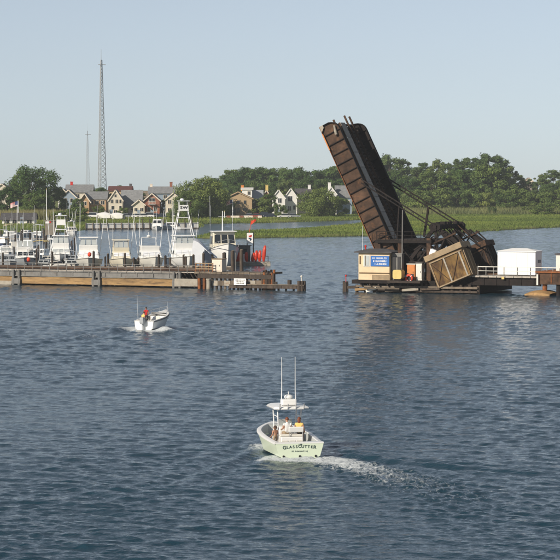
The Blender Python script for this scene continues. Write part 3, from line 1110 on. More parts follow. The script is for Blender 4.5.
# ------------------------------------------------------------------ bulkhead, cars, shore things
wall_t = thing('bulkhead', 'pale timber bulkhead along the far bank left of the middle', 'wall', (0, 0, 0))
pa, pb = G(86, 229.6), G(199, 228.8)
N_ = 16
for i in range(N_):
    a = pa.lerp(pb, i / N_)
    b = pa.lerp(pb, (i + 1) / N_)
    mb = MB()
    zt = 1.75
    mb.bar((a.x + .12, a.y - .6, zt / 2 - .5), (b.x - .12, b.y - .6, zt / 2 - .5), .25, zt + 1.0)
    mb.build('panel', 'bulkhead', wall_t)
    mb = MB()
    mb.tube([(a.x, a.y - .9, -1), (a.x, a.y - .9, 1.95 if i < 8 else 2.9)], .15, 6)
    mb.build('pile', 'pilelight' if i < 8 else 'pile', wall_t)
mb = MB()
mb.bar((pa.x, pa.y - .55, 1.66), (pb.x, pb.y - .55, 1.66), .7, .18)
mb.build('cap_board', 'bulkhead', wall_t)
mb = MB()
mb.bar((pa.x, pa.y - .8, .22), (pb.x, pb.y - .8, .22), .2, .28)
mb.build('waler', 'pile', wall_t)


def car(label, x, y, rz, paint, van=False):
    z0 = land_z(x, y)[0]
    t = thing('parked_car', label, 'car', (x, y, z0), rz, 'cars parked along the far shore')
    L_, W_, hb, ht = 4.5, 1.75, .85, 1.45
    if van:
        L_, hb, ht = 4.9, 1.0, 1.85
    prof = [(-L_ / 2, .35), (-L_ / 2, hb * .92), (-L_ * .32, hb), (L_ * .25, hb), (L_ * .47, hb * .82), (L_ / 2, .55), (L_ / 2, .3)]
    mb = MB()
    mb.prism(prof, -W_ / 2, W_ / 2)
    mb.build('body', paint, t, bevel=.08)
    a, b = (-.47, .22) if van else (-.36, .24)
    cab = [[(L_ * a, sy * W_ * .46, hb - .02), (L_ * b, sy * W_ * .46, hb - .02), (L_ * (b - .14), sy * W_ * .38, ht), (L_ * (a + .07), sy * W_ * .38, ht)] for sy in (-1, 1)]
    mb = MB()
    mb.loft(cab, close=True, cap0=True, cap1=True)
    mb.build('windows', 'glass', t)
    mb = MB()
    mb.box((L_ * (a + b) / 2 - .15, 0, ht + .02), (L_ * (b - a - .2), W_ * .74, .07))
    mb.build('roof', paint, t)
    for sx in (-1, 1):
        for sy in (-1, 1):
            mb = MB()
            mb.tube([(sx * L_ * .31, sy * W_ * .36, .32), (sx * L_ * .31, sy * W_ * .51, .32)], .32, 12)
            wh = mb.build('wheel', 'blackrubber', t)
            mb = MB()
            mb.tube([(sx * L_ * .31, sy * W_ * .5, .32), (sx * L_ * .31, sy * W_ * .525, .32)], .18, 10)
            mb.build('rim', 'chrome', wh)
    for sy in (-1, 1):
        mb = MB()
        mb.box((L_ / 2 - .02, sy * .6, .68), (.1, .3, .14))
        mb.build('headlight', 'whitemetal', t)


M['carsilver'] = mat('silver_car_paint', (.42, .44, .46), .3, .03, 1, metal=.4)
M['cardark'] = mat('dark_blue_car_paint', (.02, .025, .045), .25, .03, 1)
M['carred'] = mat('red_car_paint', (.28, .02, .02), .3, .03, 1)
M['carwhite'] = mat('white_car_paint', (.75, .75, .74), .3, .02, 1)
for px, py, pm, lb, van, rz in ((124, 214.6, 'carsilver', 'silver car parked below the tall cream gable', False, 0), (131, 214.4, 'cardark', 'dark car parked right of the silver one below the big grey roof', False, 0),
                                (138, 214.2, 'carwhite', 'white car parked in front of the small cream cottage', False, 0), (147, 214.6, 'carwhite', 'white van parked below the brick gable', True, 0),
                                (154, 214.4, 'carsilver', 'silver car parked right of the white van below the brick gable', False, .1), (161, 214.2, 'cardark', 'dark car parked between brick and tan gables', False, 0),
                                (168, 213.8, 'carwhite', 'white van parked below the pale tan gable', True, 0), (174, 213.6, 'carsilver', 'silver car parked at the right end of the shore car row', False, 0), (142, 215.0, 'carwhite', 'white car in front of the gap between cottage and brick gable', False, .1), (95, 214, 'carwhite', 'white van parked before the cedar wing', True, 0), (87, 214, 'carsilver', 'silver car parked before the cedar gable', False, 0),
                                (248, 215, 'carsilver', 'silver car parked in front of the tan house', False, 0), (255, 214.6, 'carred', 'red car parked just right of the tan house', False, 0),
                                (262, 214.4, 'cardark', 'dark blue van parked right of the red car', True, .1), (270, 214.2, 'cardark', 'dark car parked below the orange brick house', False, 0),
                                (284, 213.4, 'carwhite', 'white car parked before the white gabled houses', False, .2), (294, 213.6, 'carsilver', 'silver car parked below the right white gable', False, 0)):
    Y = 878 if px < 200 else 880
    car(lb, D(px, 210, Y).x, Y + rng.uniform(-2, 2), rz + (PI if rng.random() < .5 else 0), pm, van)


def flag_mat():
    m, N, L, P = node_mat('striped_flag')
    tc = N.new('ShaderNodeTexCoord')
    sx = N.new('ShaderNodeSeparateXYZ')
    L.new(tc.outputs['Generated'], sx.inputs[0])
    mu = N.new('ShaderNodeMath')
    mu.operation = 'MULTIPLY'
    mu.inputs[1].default_value = 6.5
    L.new(sx.outputs['Z'], mu.inputs[0])
    fr = N.new('ShaderNodeMath')
    fr.operation = 'FRACT'
    L.new(mu.outputs[0], fr.inputs[0])
    gt = N.new('ShaderNodeMath')
    gt.operation = 'GREATER_THAN'
    gt.inputs[1].default_value = .5
    L.new(fr.outputs[0], gt.inputs[0])
    mx = N.new('ShaderNodeMixRGB')
    mx.inputs[1].default_value = (.45, .03, .04, 1)
    mx.inputs[2].default_value = (.7, .68, .66, 1)
    L.new(gt.outputs[0], mx.inputs[0])
    a = N.new('ShaderNodeMath')
    a.operation = 'GREATER_THAN'
    a.inputs[1].default_value = .6
    L.new(sx.outputs['X'], a.inputs[0])
    b = N.new('ShaderNodeMath')
    b.operation = 'GREATER_THAN'
    b.inputs[1].default_value = .46
    L.new(sx.outputs['Z'], b.inputs[0])
    c = N.new('ShaderNodeMath')
    c.operation = 'MULTIPLY'
    L.new(a.outputs[0], c.inputs[0])
    L.new(b.outputs[0], c.inputs[1])
    m2 = N.new('ShaderNodeMixRGB')
    m2.inputs[2].default_value = (.03, .05, .16, 1)
    L.new(c.outputs[0], m2.inputs[0])
    L.new(mx.outputs[0], m2.inputs[1])
    L.new(m2.outputs[0], P.inputs['Base Color'])
    P.inputs['Roughness'].default_value = .9
    return m


M['flag'] = flag_mat()


def flagpole(label, px, pytop, Y, z0, flag=None, fl=2.6):
    x = D(px, 200, Y).x
    h = topz(pytop, Y) - z0
    t = thing('flagpole', label, 'flagpole', (x, Y, z0))
    mb = MB()
    mb.tube([(0, 0, 0), (0, 0, h)], [.14, .09], 8)
    mb.build('pole', 'whitemetal', t)
    mb = MB()
    mb.ball((0, 0, h + .1), .16, 8, 6)
    mb.build('finial', 'yellow', t)
    if flag:
        secs = []
        for i in range(9):
            f = i / 8
            xx = -.1 - fl * f * .92
            yy = .22 * math.sin(f * 7) * f
            dz = -fl * .28 * f ** 1.4
            secs.append([(xx, yy - .015, h - .2 + dz), (xx, yy - .015, h - .2 - fl * .58 + dz * 1.15), (xx, yy + .015, h - .2 - fl * .58 + dz * 1.15), (xx, yy + .015, h - .2 + dz)])
        mb = MB()
        mb.loft(secs, close=True, cap0=True, cap1=True)
        mb.build('flag', flag, t)


flagpole('white flagpole with a striped flag at the far left marina', 18.2, 200.5, 770, .5, 'flag', 2.4)
flagpole('bare white flagpole standing right of the tall tree at far left', 46.5, 189.5, 700, -.4)
flagpole('white flagpole with a striped flag in front of the tan house', 232.8, 199, 880, 1.0, 'flag', 2.4)
flagpole('short bare white pole on the bank left of the tan house flagpole', 224.5, 211.5, 860, .5)

# low white and brown fence bits in front of the tan house
ft = thing('garden_wall', 'low pale wall in front of the tan house', 'wall', (0, 0, 0))
xa, xb = D(226, 210, 868).x, D(262, 210, 868).x
for i in range(8):
    mb = MB()
    mb.box((xa + (xb - xa) * (i + .5) / 8, 868, land_z(xa, 868)[0] + .45), ((xb - xa) / 8 - .1, .3, .9))
    mb.build('panel', 'cream_trim' if i % 3 else 'brick', ft)

# ------------------------------------------------------------------ railway bridge: frame of its own
PHI = R(24)
O = G(400, 292)
BR = Matrix.Translation((O.x, O.y, 0)) @ Matrix.Rotation(-PHI, 4, 'Z')
BRI = BR.inverted()


def bp(px, py, w=0.0):
    """pixel -> (u, w, z) on the vertical plane w of the bridge frame"""
    o = BRI @ CC
    d = BRI.to_3x3() @ ray(px, py)
    k = (w - o.y) / d.y
    p = o + d * k
    return Vector((p.x, w, p.z))


def bthing(name, label, cat):
    return thing(name, label, cat, (O.x, O.y, 0), -PHI)


GW = 9.0      # spacing of the two main girders
P0 = bp(375, 249)
P1 = bp(320, 127.5)
dvec = (P1 - P0).normalized()
LEN = (P1 - P0).length
nvec = Vector((-dvec.z, 0, dvec.x))
if nvec.x < 0:
    nvec = -nvec
DEP = 2.5


def lf(s, h, w):
    """leaf coordinates: along, across (towards the track side), sideways"""
    p = P0 + dvec * s + nvec * h
    return Vector((p.x, w, p.z))


bridge = bthing('bascule_bridge', 'rusty brown railway bascule bridge with its leaf raised', 'bridge')
S0 = -3.2
for gi, w in enumerate((0.0, GW)):
    rustm = 'rust' if gi == 0 else 'rustdark'  # far girder gets the darker rust: its shade is put into the colour
    # web: one plate per panel
    npan = 15
    step = (LEN - S0) / npan
    girder = MB()
    # flanges run the whole length; the tip is rounded on the track side
    def strip(pts, wdt, th, name, parent, m_):
        mb = MB()
        secs = []
        for i, (s, h) in enumerate(pts):
            a = pts[max(0, i - 1)]
            b = pts[min(len(pts) - 1, i + 1)]
            tx, ty = b[0] - a[0], b[1] - a[1]
            l = math.hypot(tx, ty)
            nx, ny = -ty / l * th / 2, tx / l * th / 2
            secs.append([lf(s + nx, h + ny, w - wdt / 2), lf(s + nx, h + ny, w + wdt / 2), lf(s - nx, h - ny, w + wdt / 2), lf(s - nx, h - ny, w - wdt / 2)])
        mb.loft(secs, close=True, cap0=True, cap1=True)
        return mb.build(name, m_, parent)
    gpar = None
    arc = [(LEN - 1.3 + 1.3 * math.sin(g), DEP - 1.3 + 1.3 * math.cos(g)) for g in [PI / 2 * k / 7 for k in range(8)]]
    web = MB()
    # main web sheet behind the panels, so the girder is one body
    out = [(S0, 0.03), (LEN - .03, .03)] + [(a - .03, b - .03) for a, b in arc[::-1]] + [(S0, DEP - .03)]
    vs = [lf(s, h, w + .02) for s, h in out] + [lf(s, h, w + .06) for s, h in out]
    n = len(out)
    web.add(vs, [tuple(range(n)), tuple(range(2 * n - 1, n - 1, -1))] + [(i, (i + 1) % n, (i + 1) % n + n, i + n) for i in range(n)])
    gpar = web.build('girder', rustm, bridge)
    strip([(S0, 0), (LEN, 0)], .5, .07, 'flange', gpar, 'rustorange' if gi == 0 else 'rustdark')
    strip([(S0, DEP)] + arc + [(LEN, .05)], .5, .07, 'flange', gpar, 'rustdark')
    for k in range(npan):
        s0, s1 = S0 + k * step, S0 + (k + 1) * step
        if k < npan - 1:
            mb = MB()
            o_ = .012 + .01 * rng.random()
            vs = []
            for ww in (w + .02 - o_, w + .0195):
                vs += [lf(s0 + .02, .16, ww), lf(s1 - .02, .16, ww), lf(s1 - .02, DEP - .16, ww), lf(s0 + .02, DEP - .16, ww)]
            mb.add(vs, [(0, 1, 2, 3), (7, 6, 5, 4), (0, 4, 5, 1), (1, 5, 6, 2), (2, 6, 7, 3), (3, 7, 4, 0)])
            mb.build('web_plate', rustm, gpar)
        mb = MB()
        d1 = lf(s1, .05, w - .09)
        d2 = lf(s1, DEP - (.08 if k < npan - 1 else 1.1), w - .09)
        mb.bar(d1, d2, .10, .20, (0, 1, 0))
        mb.build('stiffener', 'rustdark', gpar)
    # light plates at the tip of the near girder
    if gi == 0:
        mb = MB()
        mb.add([lf(LEN - .75, .04, w - .27), lf(LEN + .05, .04, w - .27), lf(LEN + .05, .55, w - .27), lf(LEN - .3, .55, w - .27)] + [lf(LEN - .75, .04, w - .2), lf(LEN + .05, .04, w - .2), lf(LEN + .05, .55, w - .2), lf(LEN - .3, .55, w - .2)],
               [(0, 1, 2, 3), (7, 6, 5, 4), (0, 4, 5, 1), (1, 5, 6, 2), (2, 6, 7, 3), (3, 7, 4, 0)])
        mb.build('tip_plate', 'concrete', gpar, label='pale plate at the tip of the near girder')
        mb = MB()
        mb.bar(lf(LEN - 3.3, .05, w - .3), lf(LEN - 1.0, .05, w - .3), .14, .14)
        mb.build('tip_strip', 'orange', gpar, label='orange strip on the lower edge near the tip')
        mb = MB()
        mb.tube([lf(LEN - 1.9, 1.75, w - .3), lf(LEN - .7, 2.0, w - .3)], [.2, .12], 8)
        mb.build('lamp', 'concrete', gpar)
# deck of the leaf
for k in range(8):
    s = -1 + k * (LEN + .4) / 7
    mb = MB()
    mb.bar(lf(s, .85, .1), lf(s, .85, GW - .1), .22, .7, tuple(dvec))
    mb.build('floor_beam', 'rustdark', bridge)
for w in (1.2, 2.7, 5.7, 7.3):
    mb = MB()
    mb.bar(lf(S0, 1.12, w), lf(LEN - .3, 1.12, w), .25, .4, tuple(nvec))
    mb.build('stringer', 'rustdark', bridge)
nt = 38
tm = None
for k in range(nt):
    s = -1.5 + k * (LEN + 1.2) / (nt - 1)
    mb = MB()
    mb.bar(lf(s, 1.44, .5 + rng.uniform(-.1, .1)), lf(s, 1.44, GW - .5 + rng.uniform(-.1, .1)), .27, .22, tuple(dvec))
    mb.build('tie', 'tie', bridge)
for w, e_ in ((1.2, .2), (2.7, -.2), (5.6, .9), (7.2, .8)):
    mb = MB()
    mb.bar(lf(-2.5, 1.68, w), lf(LEN + .1 + e_, 1.68, w), .13, .24, tuple(nvec))
    mb.build('rail', 'rust', bridge)
for k in range(9):
    s0 = -2 + k * (LEN + 2) / 9
    mb = MB()
    mb.bar(lf(s0 + .03, 1.60, 4.1), lf(s0 + (LEN + 2) / 9 - .03, 1.60, 4.1), 1.5, .08, tuple(nvec))
    mb.build('walkway_plank', 'walkplank', bridge)
for k in range(4):
    a, b = k * LEN / 4, (k + 1) * LEN / 4
    for q in (0, 1):
        mb = MB()
        mb.bar(lf(a, .1, .2 if q else GW - .2), lf(b, .1, GW - .2 if q else .2), .16, .1, tuple(nvec))
        mb.build('lateral_brace', 'rustdark', bridge)


def pair(fn):
    for w in (0.0, GW):
        fn(w)


def uz(px, py):
    p = bp(px, py, -.1)
    return p.x, p.z


def bar_uz(a, b, w, wd, h, name, m_, parent=bridge):
    mb = MB()
    mb.bar((a[0], w, a[1]), (b[0], w, b[1]), wd, h, (0, 1, 0))
    return mb.build(name, m_, parent)


NODE = uz(435, 227)
TR = uz(408, 262)          # trunnion
# operating struts: two long bars from each girder to the counterweight frame, with battens between
for w in (-.35, GW + .35):
    a, b = uz(362, 181), uz(437, 228)
    for dz in (.24, -.24):
        bar_uz((a[0], a[1] + dz), (b[0], b[1] + dz), w, .14, .16, 'strut', 'rustdark')
    for k in range(11):
        f = (k + .5) / 11
        c = (a[0] + (b[0] - a[0]) * f, a[1] + (b[1] - a[1]) * f)
        bar_uz((c[0], c[1] + .2), (c[0] + .25 * (1 if k % 2 else -1), c[1] - .2), w, .05, .08, 'strut_batten', 'rustdark')
# counterweight frames
for w in (.1, GW - .1):
    rm = 'rustdark'
    c1, c2, c3, c4 = uz(437, 259), uz(462, 247), uz(452, 254), uz(446, 272)
    bar_uz(NODE, TR, w, .45, .4, 'counterweight_arm', rm)
    bar_uz(NODE, c2, w, .4, .35, 'counterweight_arm', rm)
    bar_uz(NODE, c1, w, .35, .3, 'counterweight_arm', rm)
    bar_uz(TR, c4, w, .5, .55, 'counterweight_arm', rm)
    bar_uz(uz(428, 246), uz(456, 233), w - .25, .22, .22, 'counterweight_brace', 'rust')
    bar_uz(uz(421, 245), c1, w, .3, .25, 'counterweight_brace', rm)
    bar_uz(uz(418, 243), uz(448, 252), w, .25, .22, 'counterweight_brace', rm)
    # gusset plates
    for nd, r_ in ((NODE, .8), (TR, .9)):
        mb = MB()
        mb.prism([(nd[0] + r_ * math.cos(g) * 1.0, nd[1] + r_ * .75 * math.sin(g)) for g in [2 * PI * k / 8 + .4 for k in range(8)]], w - .35, w + .35)
        mb.build('gusset_plate', rm, bridge)
        mb = MB()
        mb.tube([(nd[0], w - .5, nd[1]), (nd[0], w + .5, nd[1])], .28, 12)
        mb.build('pin', rm, bridge)
for w in (-.1, GW):
    for a, b in (((422, 246), (446, 231)), ((414, 240), (432, 252)), ((440, 230), (430, 262)), ((446, 231), (462, 246)), ((448, 232), (436, 257)), ((436, 229), (455, 246)), ((424, 238), (424, 262)), ((414, 250), (434, 236)), ((418, 266), (438, 262)), ((444, 236), (468, 248)), ((452, 232), (470, 249))):
        bar_uz(uz(*a), uz(*b), w, .16, .15, 'lattice_bar', 'rustdark')
for w in (GW * .5, GW - .4):
    bar_uz(uz(446, 231), uz(468, 247), w, .14, .14, 'lattice_bar', 'rustdark')
for k in range(7):
    mb = MB()
    q0, q1 = uz(437, 226 + (k % 3)), uz(441 + k, 236 + 2 * (k % 2))
    mb.bar((q0[0], .8 + k * 1.1, q0[1]), (q1[0], 1.6 + k * 1.05, q1[1]), .13, .13)
    mb.build('lattice_bar', 'rustdark' if k % 3 else 'rust', bridge)
for k in range(5):
    mb = MB()
    mb.box((NODE[0] + rng.uniform(-.3, .3), 1.2 + k * 1.6, NODE[1] + .45), (rng.uniform(.3, .7), rng.uniform(.4, .9), rng.uniform(.25, .6)))
    mb.build('bearing_block', 'rustdark', bridge)
# cross girder between the two nodes
mb = MB()
mb.bar((NODE[0], .4, NODE[1]), (NODE[0], GW - .4, NODE[1]), .45, .6)
mb.build('cross_girder', 'rustdark', bridge)
for k in range(4):
    mb = MB()
    mb.bar((NODE[0] + .2, .5 + k * 2, NODE[1] - .4), (NODE[0] + 1.4 + .2, 1.5 + k * 2, NODE[1] - 2.4), .16, .16)
    mb.build('cross_brace', 'rustdark', bridge)
mb = MB()
mb.bar((uz(455, 251)[0], .4, uz(455, 251)[1]), (uz(455, 251)[0], GW - .4, uz(455, 251)[1]), .4, .5)
mb.build('cross_girder', 'rustdark', bridge)

# counterweights: tilted boxes with pale cap and framed face
tl, tr_, br_, bl = uz(431, 262), uz(465, 248), uz(477, 274), uz(445, 288)
cx = sum(p[0] for p in (tl, tr_, br_, bl)) / 4
cz = sum(p[1] for p in (tl, tr_, br_, bl)) / 4
ang = .5 * (math.atan2(tr_[1] - tl[1], tr_[0] - tl[0]) + math.atan2(br_[1] - bl[1], br_[0] - bl[0]))
cw = .5 * (math.dist(tl, tr_) + math.dist(bl, br_))
ch = .5 * (math.dist(tl, bl) + math.dist(tr_, br_))
for gi, w in enumerate((-1.9, GW - 1.6)):
    q = bpy.data.objects.new('counterweight', None)
    mb = MB()
    dp = 3.0
    mb.box((0, dp / 2, 0), (cw, dp, ch), mi=1)
    mb.add([(-cw / 2 + .05, -.012, -ch / 2 + .05), (cw / 2 - .05, -.012, -ch / 2 + .05), (cw / 2 - .05, -.012, ch / 2 - .05), (-cw / 2 + .05, -.012, ch / 2 - .05)], [(0, 1, 2, 3)], 0)
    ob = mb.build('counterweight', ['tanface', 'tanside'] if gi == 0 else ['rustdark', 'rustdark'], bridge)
    ob.location = (cx, w, cz)
    ob.rotation_euler = (0, -ang, 0)
    mb = MB()
    mb.box((0, dp / 2, ch / 2 + .38), (cw + .5, dp + .5, .75))
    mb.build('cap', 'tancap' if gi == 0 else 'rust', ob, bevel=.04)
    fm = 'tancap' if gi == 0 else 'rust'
    for nm, a, b, wd in (('frame_bar', (-cw / 2 + .12, ch / 2 - .3), (cw / 2 - .1, ch / 2 - .3), .16), ('frame_bar', (-cw / 2 + .12, -ch / 2 + .16), (cw / 2 - .1, -ch / 2 + .16), .16),
                         ('frame_bar', (cw / 2 - .42, -ch / 2 + .24), (cw / 2 - .42, ch / 2 - .38), .2), ('frame_bar', (-.25, -ch / 2 + .24), (-.25, ch / 2 - .38), .2), ('frame_bar', (-cw / 2 + .2, -ch / 2 + .24), (-cw / 2 + .2, ch / 2 - .38), .12)):
        mb = MB()
        mb.bar((a[0], -.07, a[1]), (b[0], -.07, b[1]), .12, wd, (0, 0, 1) if abs(a[1] - b[1]) < .01 else (1, 0, 0))
        mb.build(nm, 'concrete' if gi == 0 and wd >= .2 else fm, ob)
    for a, b in (((-cw / 2 + .25, ch / 2 - .45), (-.4, -ch / 2 + .3)), ((-.1, -ch / 2 + .3), (cw / 2 - .55, ch / 2 - .45)), ((-.4, ch / 2 - .45), (-cw / 2 + .25, -ch / 2 + .3))):
        mb = MB()
        mb.bar((a[0], -.05, a[1]), (b[0], -.05, b[1]), .07, .1, (0, 1, 0))
        mb.build('diagonal', 'rust', ob)
    for k in range(3):
        mb = MB()
        mb.bar((cw / 2 + .06, .35 + k * 1.15, -ch / 2 + .1), (cw / 2 + .06, .35 + k * 1.15, ch / 2 - .1), .12, .16)
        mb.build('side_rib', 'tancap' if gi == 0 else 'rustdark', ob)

# tower posts, platform and bracing over the pier
for w in (-.4, GW + .4):
    for a, b, wd in ((uz(430, 238), uz(430, 287), .55), (uz(401, 242), uz(401, 287), .5), (uz(380, 244), uz(383, 287), .4)):
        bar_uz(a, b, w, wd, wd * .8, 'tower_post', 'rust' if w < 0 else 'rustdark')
    bar_uz(uz(377, 241.5), uz(433, 241.5), w, .35, .6, 'platform_beam', 'rustdark')
    bar_uz(uz(401, 246), uz(430, 284), w + .15, .18, .2, 'tower_brace', 'rustdark')
    bar_uz(uz(430, 246), uz(401, 284), w + .25, .18, .2, 'tower_brace', 'rustdark')
    bar_uz(uz(383, 262), uz(430, 262), w + .05, .2, .3, 'platform_beam', 'rustdark')
for px in (380, 401, 430):
    u, z = uz(px, 243)
    mb = MB()
    mb.bar((u, -.2, z), (u, GW + .2, z), .3, .5)
    mb.build('cross_beam', 'rustdark', bridge)
    mb = MB()
    mb.bar((u, -.2, z - 4.8), (u, GW + .2, z), .16, .16)
    mb.build('tower_brace', 'rustdark', bridge)
u0, z0 = uz(378, 239.5)
u1, _ = uz(431, 239.5)
for k in range(12):
    a = u0 + (u1 - u0) * k / 12
    mb = MB()
    mb.box((a + (u1 - u0) / 24, GW / 2, z0), ((u1 - u0) / 12 - .08, GW + 1.2, .08))
    mb.build('platform_plank', 'tie', bridge)
# platform rail
for k in range(7):
    a = u0 + (u1 - u0) * k / 6
    mb = MB()
    mb.tube([(a, -.55, z0), (a, -.55, z0 + 1.05)], .045, 6)
    mb.build('rail_post', 'rustdark', bridge)
for dz in (.55, 1.05):
    mb = MB()
    mb.tube([(u0, -.55, z0 + dz), (u1, -.55, z0 + dz)], .035, 6)
    mb.build('hand_rail', 'rustdark', bridge)
# machinery under the platform: gear wheels, shafts, motors
for (px, py, r_, w, nt_) in ((418, 256, .7, 1.2, 20), (411, 268, .5, 1.6, 16), (395, 256, .8, 2.2, 22), (423, 272, .55, 2.5, 16)):
    u, z = uz(px, py)
    poly = []
    for k in range(nt_ * 2):
        g = 2 * PI * k / (nt_ * 2)
        rr_ = r_ * (1.0 if k % 2 else .9)
        poly.append((u + rr_ * math.cos(g), z + rr_ * math.sin(g)))
    mb = MB()
    mb.prism(poly, w, w + .3)
    gear = mb.build('gear_wheel', 'rustdark', bridge)
    mb = MB()
    mb.tube([(u, w - .4, z), (u, w + 5, z)], .16, 8)
    mb.build('shaft', 'steelgrey', gear)
for (px, py, d) in ((388, 268, (2.0, 2.2, 2.2)), (413, 280, (2.6, 2.0, 1.2)), (425, 283, (1.8, 1.6, .9))):
    u, z = uz(px, py)
    mb = MB()
    mb.box((u, 3.0, z), d)
    mb.box((u, 3.0, z + d[2] / 2 + .15), (d[0] * .6, d[1] * .7, .3))
    mb.build('motor_housing', 'rustdark', bridge, bevel=.06)
# pale standing pipe and far strut post
mb = MB()
a, b = uz(404.5, 210), uz(404, 262)
mb.tube([(a[0], -.75, a[1]), (b[0], -.75, b[1])], .09, 8)
mb.build('stand_pipe', 'steelgrey', bridge, label='pale vertical pipe in front of the tower')
a, b = bp(428.5, 207, GW), bp(424, 237, GW)
mb = MB()
mb.bar(a, b, .25, .25)
mb.build('strut_post', 'rustdark', bridge)
a, b = bp(399, 207, -.35), bp(397, 241, -.35)
mb = MB()
mb.bar(a, b, .16, .16)
mb.build('strut_post', 'rustdark', bridge)
a, b = bp(433, 252.5, -.6), 0
mb = MB()
mb.box(a, (.75, .5, .8), Matrix.Rotation(.3, 3, 'Y'))
mb.build('junction_box', 'whitepaint', bridge, label='small white box beside the counterweight')

# ------------------------------------------------------------------ pier under the bridge
pier = bthing('bridge_pier', 'dark timber and concrete pier carrying the bascule bridge', 'pier')
ua, ub = uz(361, 288)[0], uz(482, 290)[0]
mb = MB()
mb.box(((ua + ub) / 2 + .6, 5.4, .55), (ub - ua - 1.4, 13.0, .9))
mb.build('cap', 'rustdark', pier, bevel=.05)
for k in range(15):
    u = ua + (ub - ua) * k / 14
    mb = MB()
    mb.tube([(u, -1.45, -3), (u + rng.uniform(-.05, .05), -1.4, .9 + rng.uniform(-.1, .35))], .21, 8)
    mb.build('pile', 'pile', pier)
for z in (.25, .75):
    mb = MB()
    mb.bar((ua, -1.75, z), (ub, -1.75, z), .22, .26)
    mb.build('waler', 'pile' if z < .5 else 'pilelight', pier)
mb = MB()
mb.box((uz(395, 280)[0], 4.8, 1.25), (11.5, 11.0, .5))
mb.build('machinery_slab', 'rustdark', pier)
# odd planks and floats at the waterline
for a, b, m_ in ((uz(372, 290.6), uz(382, 287.5), 'offwhite'), (uz(361, 289), uz(373, 288), 'timber'), (uz(391, 290), uz(405, 289.5), 'pilelight'), (uz(408, 289.5), uz(424, 288.5), 'concrete'), (uz(426, 288.5), uz(445, 288), 'pile')):
    mb = MB()
    mb.bar((a[0], -2.05, a[1]), (b[0], -2.0, b[1]), .3, .34, (0, 1, 0))
    mb.build('fender_plank', m_, pier)

fen = bthing('mooring_dolphin', 'dark cluster of piles with a boom at the left of the bridge pier', 'piles')
u, z = uz(350, 292)
for k in range(7):
    g = 2 * PI * k / 6
    r_ = .28 if k < 6 else 0
    mb = MB()
    mb.tube([(u + r_ * math.cos(g), -1.6 + r_ * math.sin(g), -3), (u + r_ * .8 * math.cos(g), -1.6 + r_ * .8 * math.sin(g), 1.15 + .2 * rng.random())], .17, 8)
    mb.build('pile', 'pile', fen)
mb = MB()
mb.bar((u, -1.6, .55), (ua + .3, -1.6, .6), .35, .35)
mb.build('boom', 'pile', fen)
mb = MB()
mb.tube([(u + .05, -1.6, 1.2), (u + .05, -1.6, 2.0)], .05, 6)
mb.ball((u + .05, -1.6, 2.05), .13, 8, 6)
mb.build('lamp', 'red', fen)

# ------------------------------------------------------------------ control house
hs = bthing('control_house', 'small cream bridge-keeper cabin with a dark roof and a blue sign', 'cabin')
w0 = -2.3
h0 = bp(358.5, 282, w0)
h1 = bp(389.5, 253, w0)
hw, hh, hd = h1.x - h0.x, h1.z - h0.z, 3.0
mb = MB()
mb.box(((h0.x + h1.x) / 2, w0 + hd / 2, (h0.z + h1.z) / 2), (hw, hd, hh))
mb.build('wall', 'cream', hs)
mb = MB()
mb.add([(h0.x - .45, w0 - .45, h1.z), (h1.x + .45, w0 - .45, h1.z), (h1.x + .45, w0 + hd + .4, h1.z), (h0.x - .45, w0 + hd + .4, h1.z),
        (h0.x - .45, w0 - .45, h1.z + .14), (h1.x + .45, w0 - .45, h1.z + .14), (h1.x + .45, w0 + hd + .4, h1.z + .14), (h0.x - .45, w0 + hd + .4, h1.z + .14),
        (h0.x + .9, w0 + hd / 2, h1.z + .5), (h1.x - .9, w0 + hd / 2, h1.z + .5)],
       [(3, 2, 1, 0), (0, 1, 5, 4), (1, 2, 6, 5), (2, 3, 7, 6), (3, 0, 4, 7), (4, 5, 9, 8), (5, 6, 9), (6, 7, 8, 9), (7, 4, 8)])
mb.build('roof', 'roofdark', hs)
mb = MB()
p = bp(365.5, 250.5, w0 + 1)
mb.tube([(p.x, w0 + 1, h1.z + .2), (p.x, w0 + 1, h1.z + .75)], .1, 8)
mb.ball((p.x, w0 + 1, h1.z + .8), .17, 8, 6)
mb.build('signal_lamp', 'red', hs)


def panel(pa, pb_, w, th, name, m_, parent, bevel=0):
    a, b = bp(*pa, w), bp(*pb_, w)
    mb = MB()
    mb.box(((a.x + b.x) / 2, w - th / 2, (a.z + b.z) / 2), (abs(b.x - a.x), th, abs(b.z - a.z)))
    return mb.build(name, m_, parent, bevel=bevel)


wi = panel((363.5, 266.5), (370, 254.8), w0, .06, 'window', 'offwhite', hs)
panel((364.3, 265.5), (369.2, 255.6), w0 - .06, .03, 'pane', 'glasslight', wi)
panel((365.2, 265.5), (365.7, 255.6), w0 - .09, .03, 'mullion', 'tanside', wi)
panel((359.3, 273.4), (389.3, 272.8), w0, .07, 'trim_board', 'tanside', hs)
panel((358.8, 283), (390.5, 280.2), w0 + .02, .2, 'skirt_board', 'rustdark', hs)
panel((359.6, 264), (360.9, 256), w0, .05, 'shutter', 'tanside', hs)
panel((372, 280), (389, 275), w0, .03, 'stain_panel', 'tancap', hs)
sg = panel((370.8, 266.2), (389.3, 256), w0, .08, 'name_board', 'blue', hs)
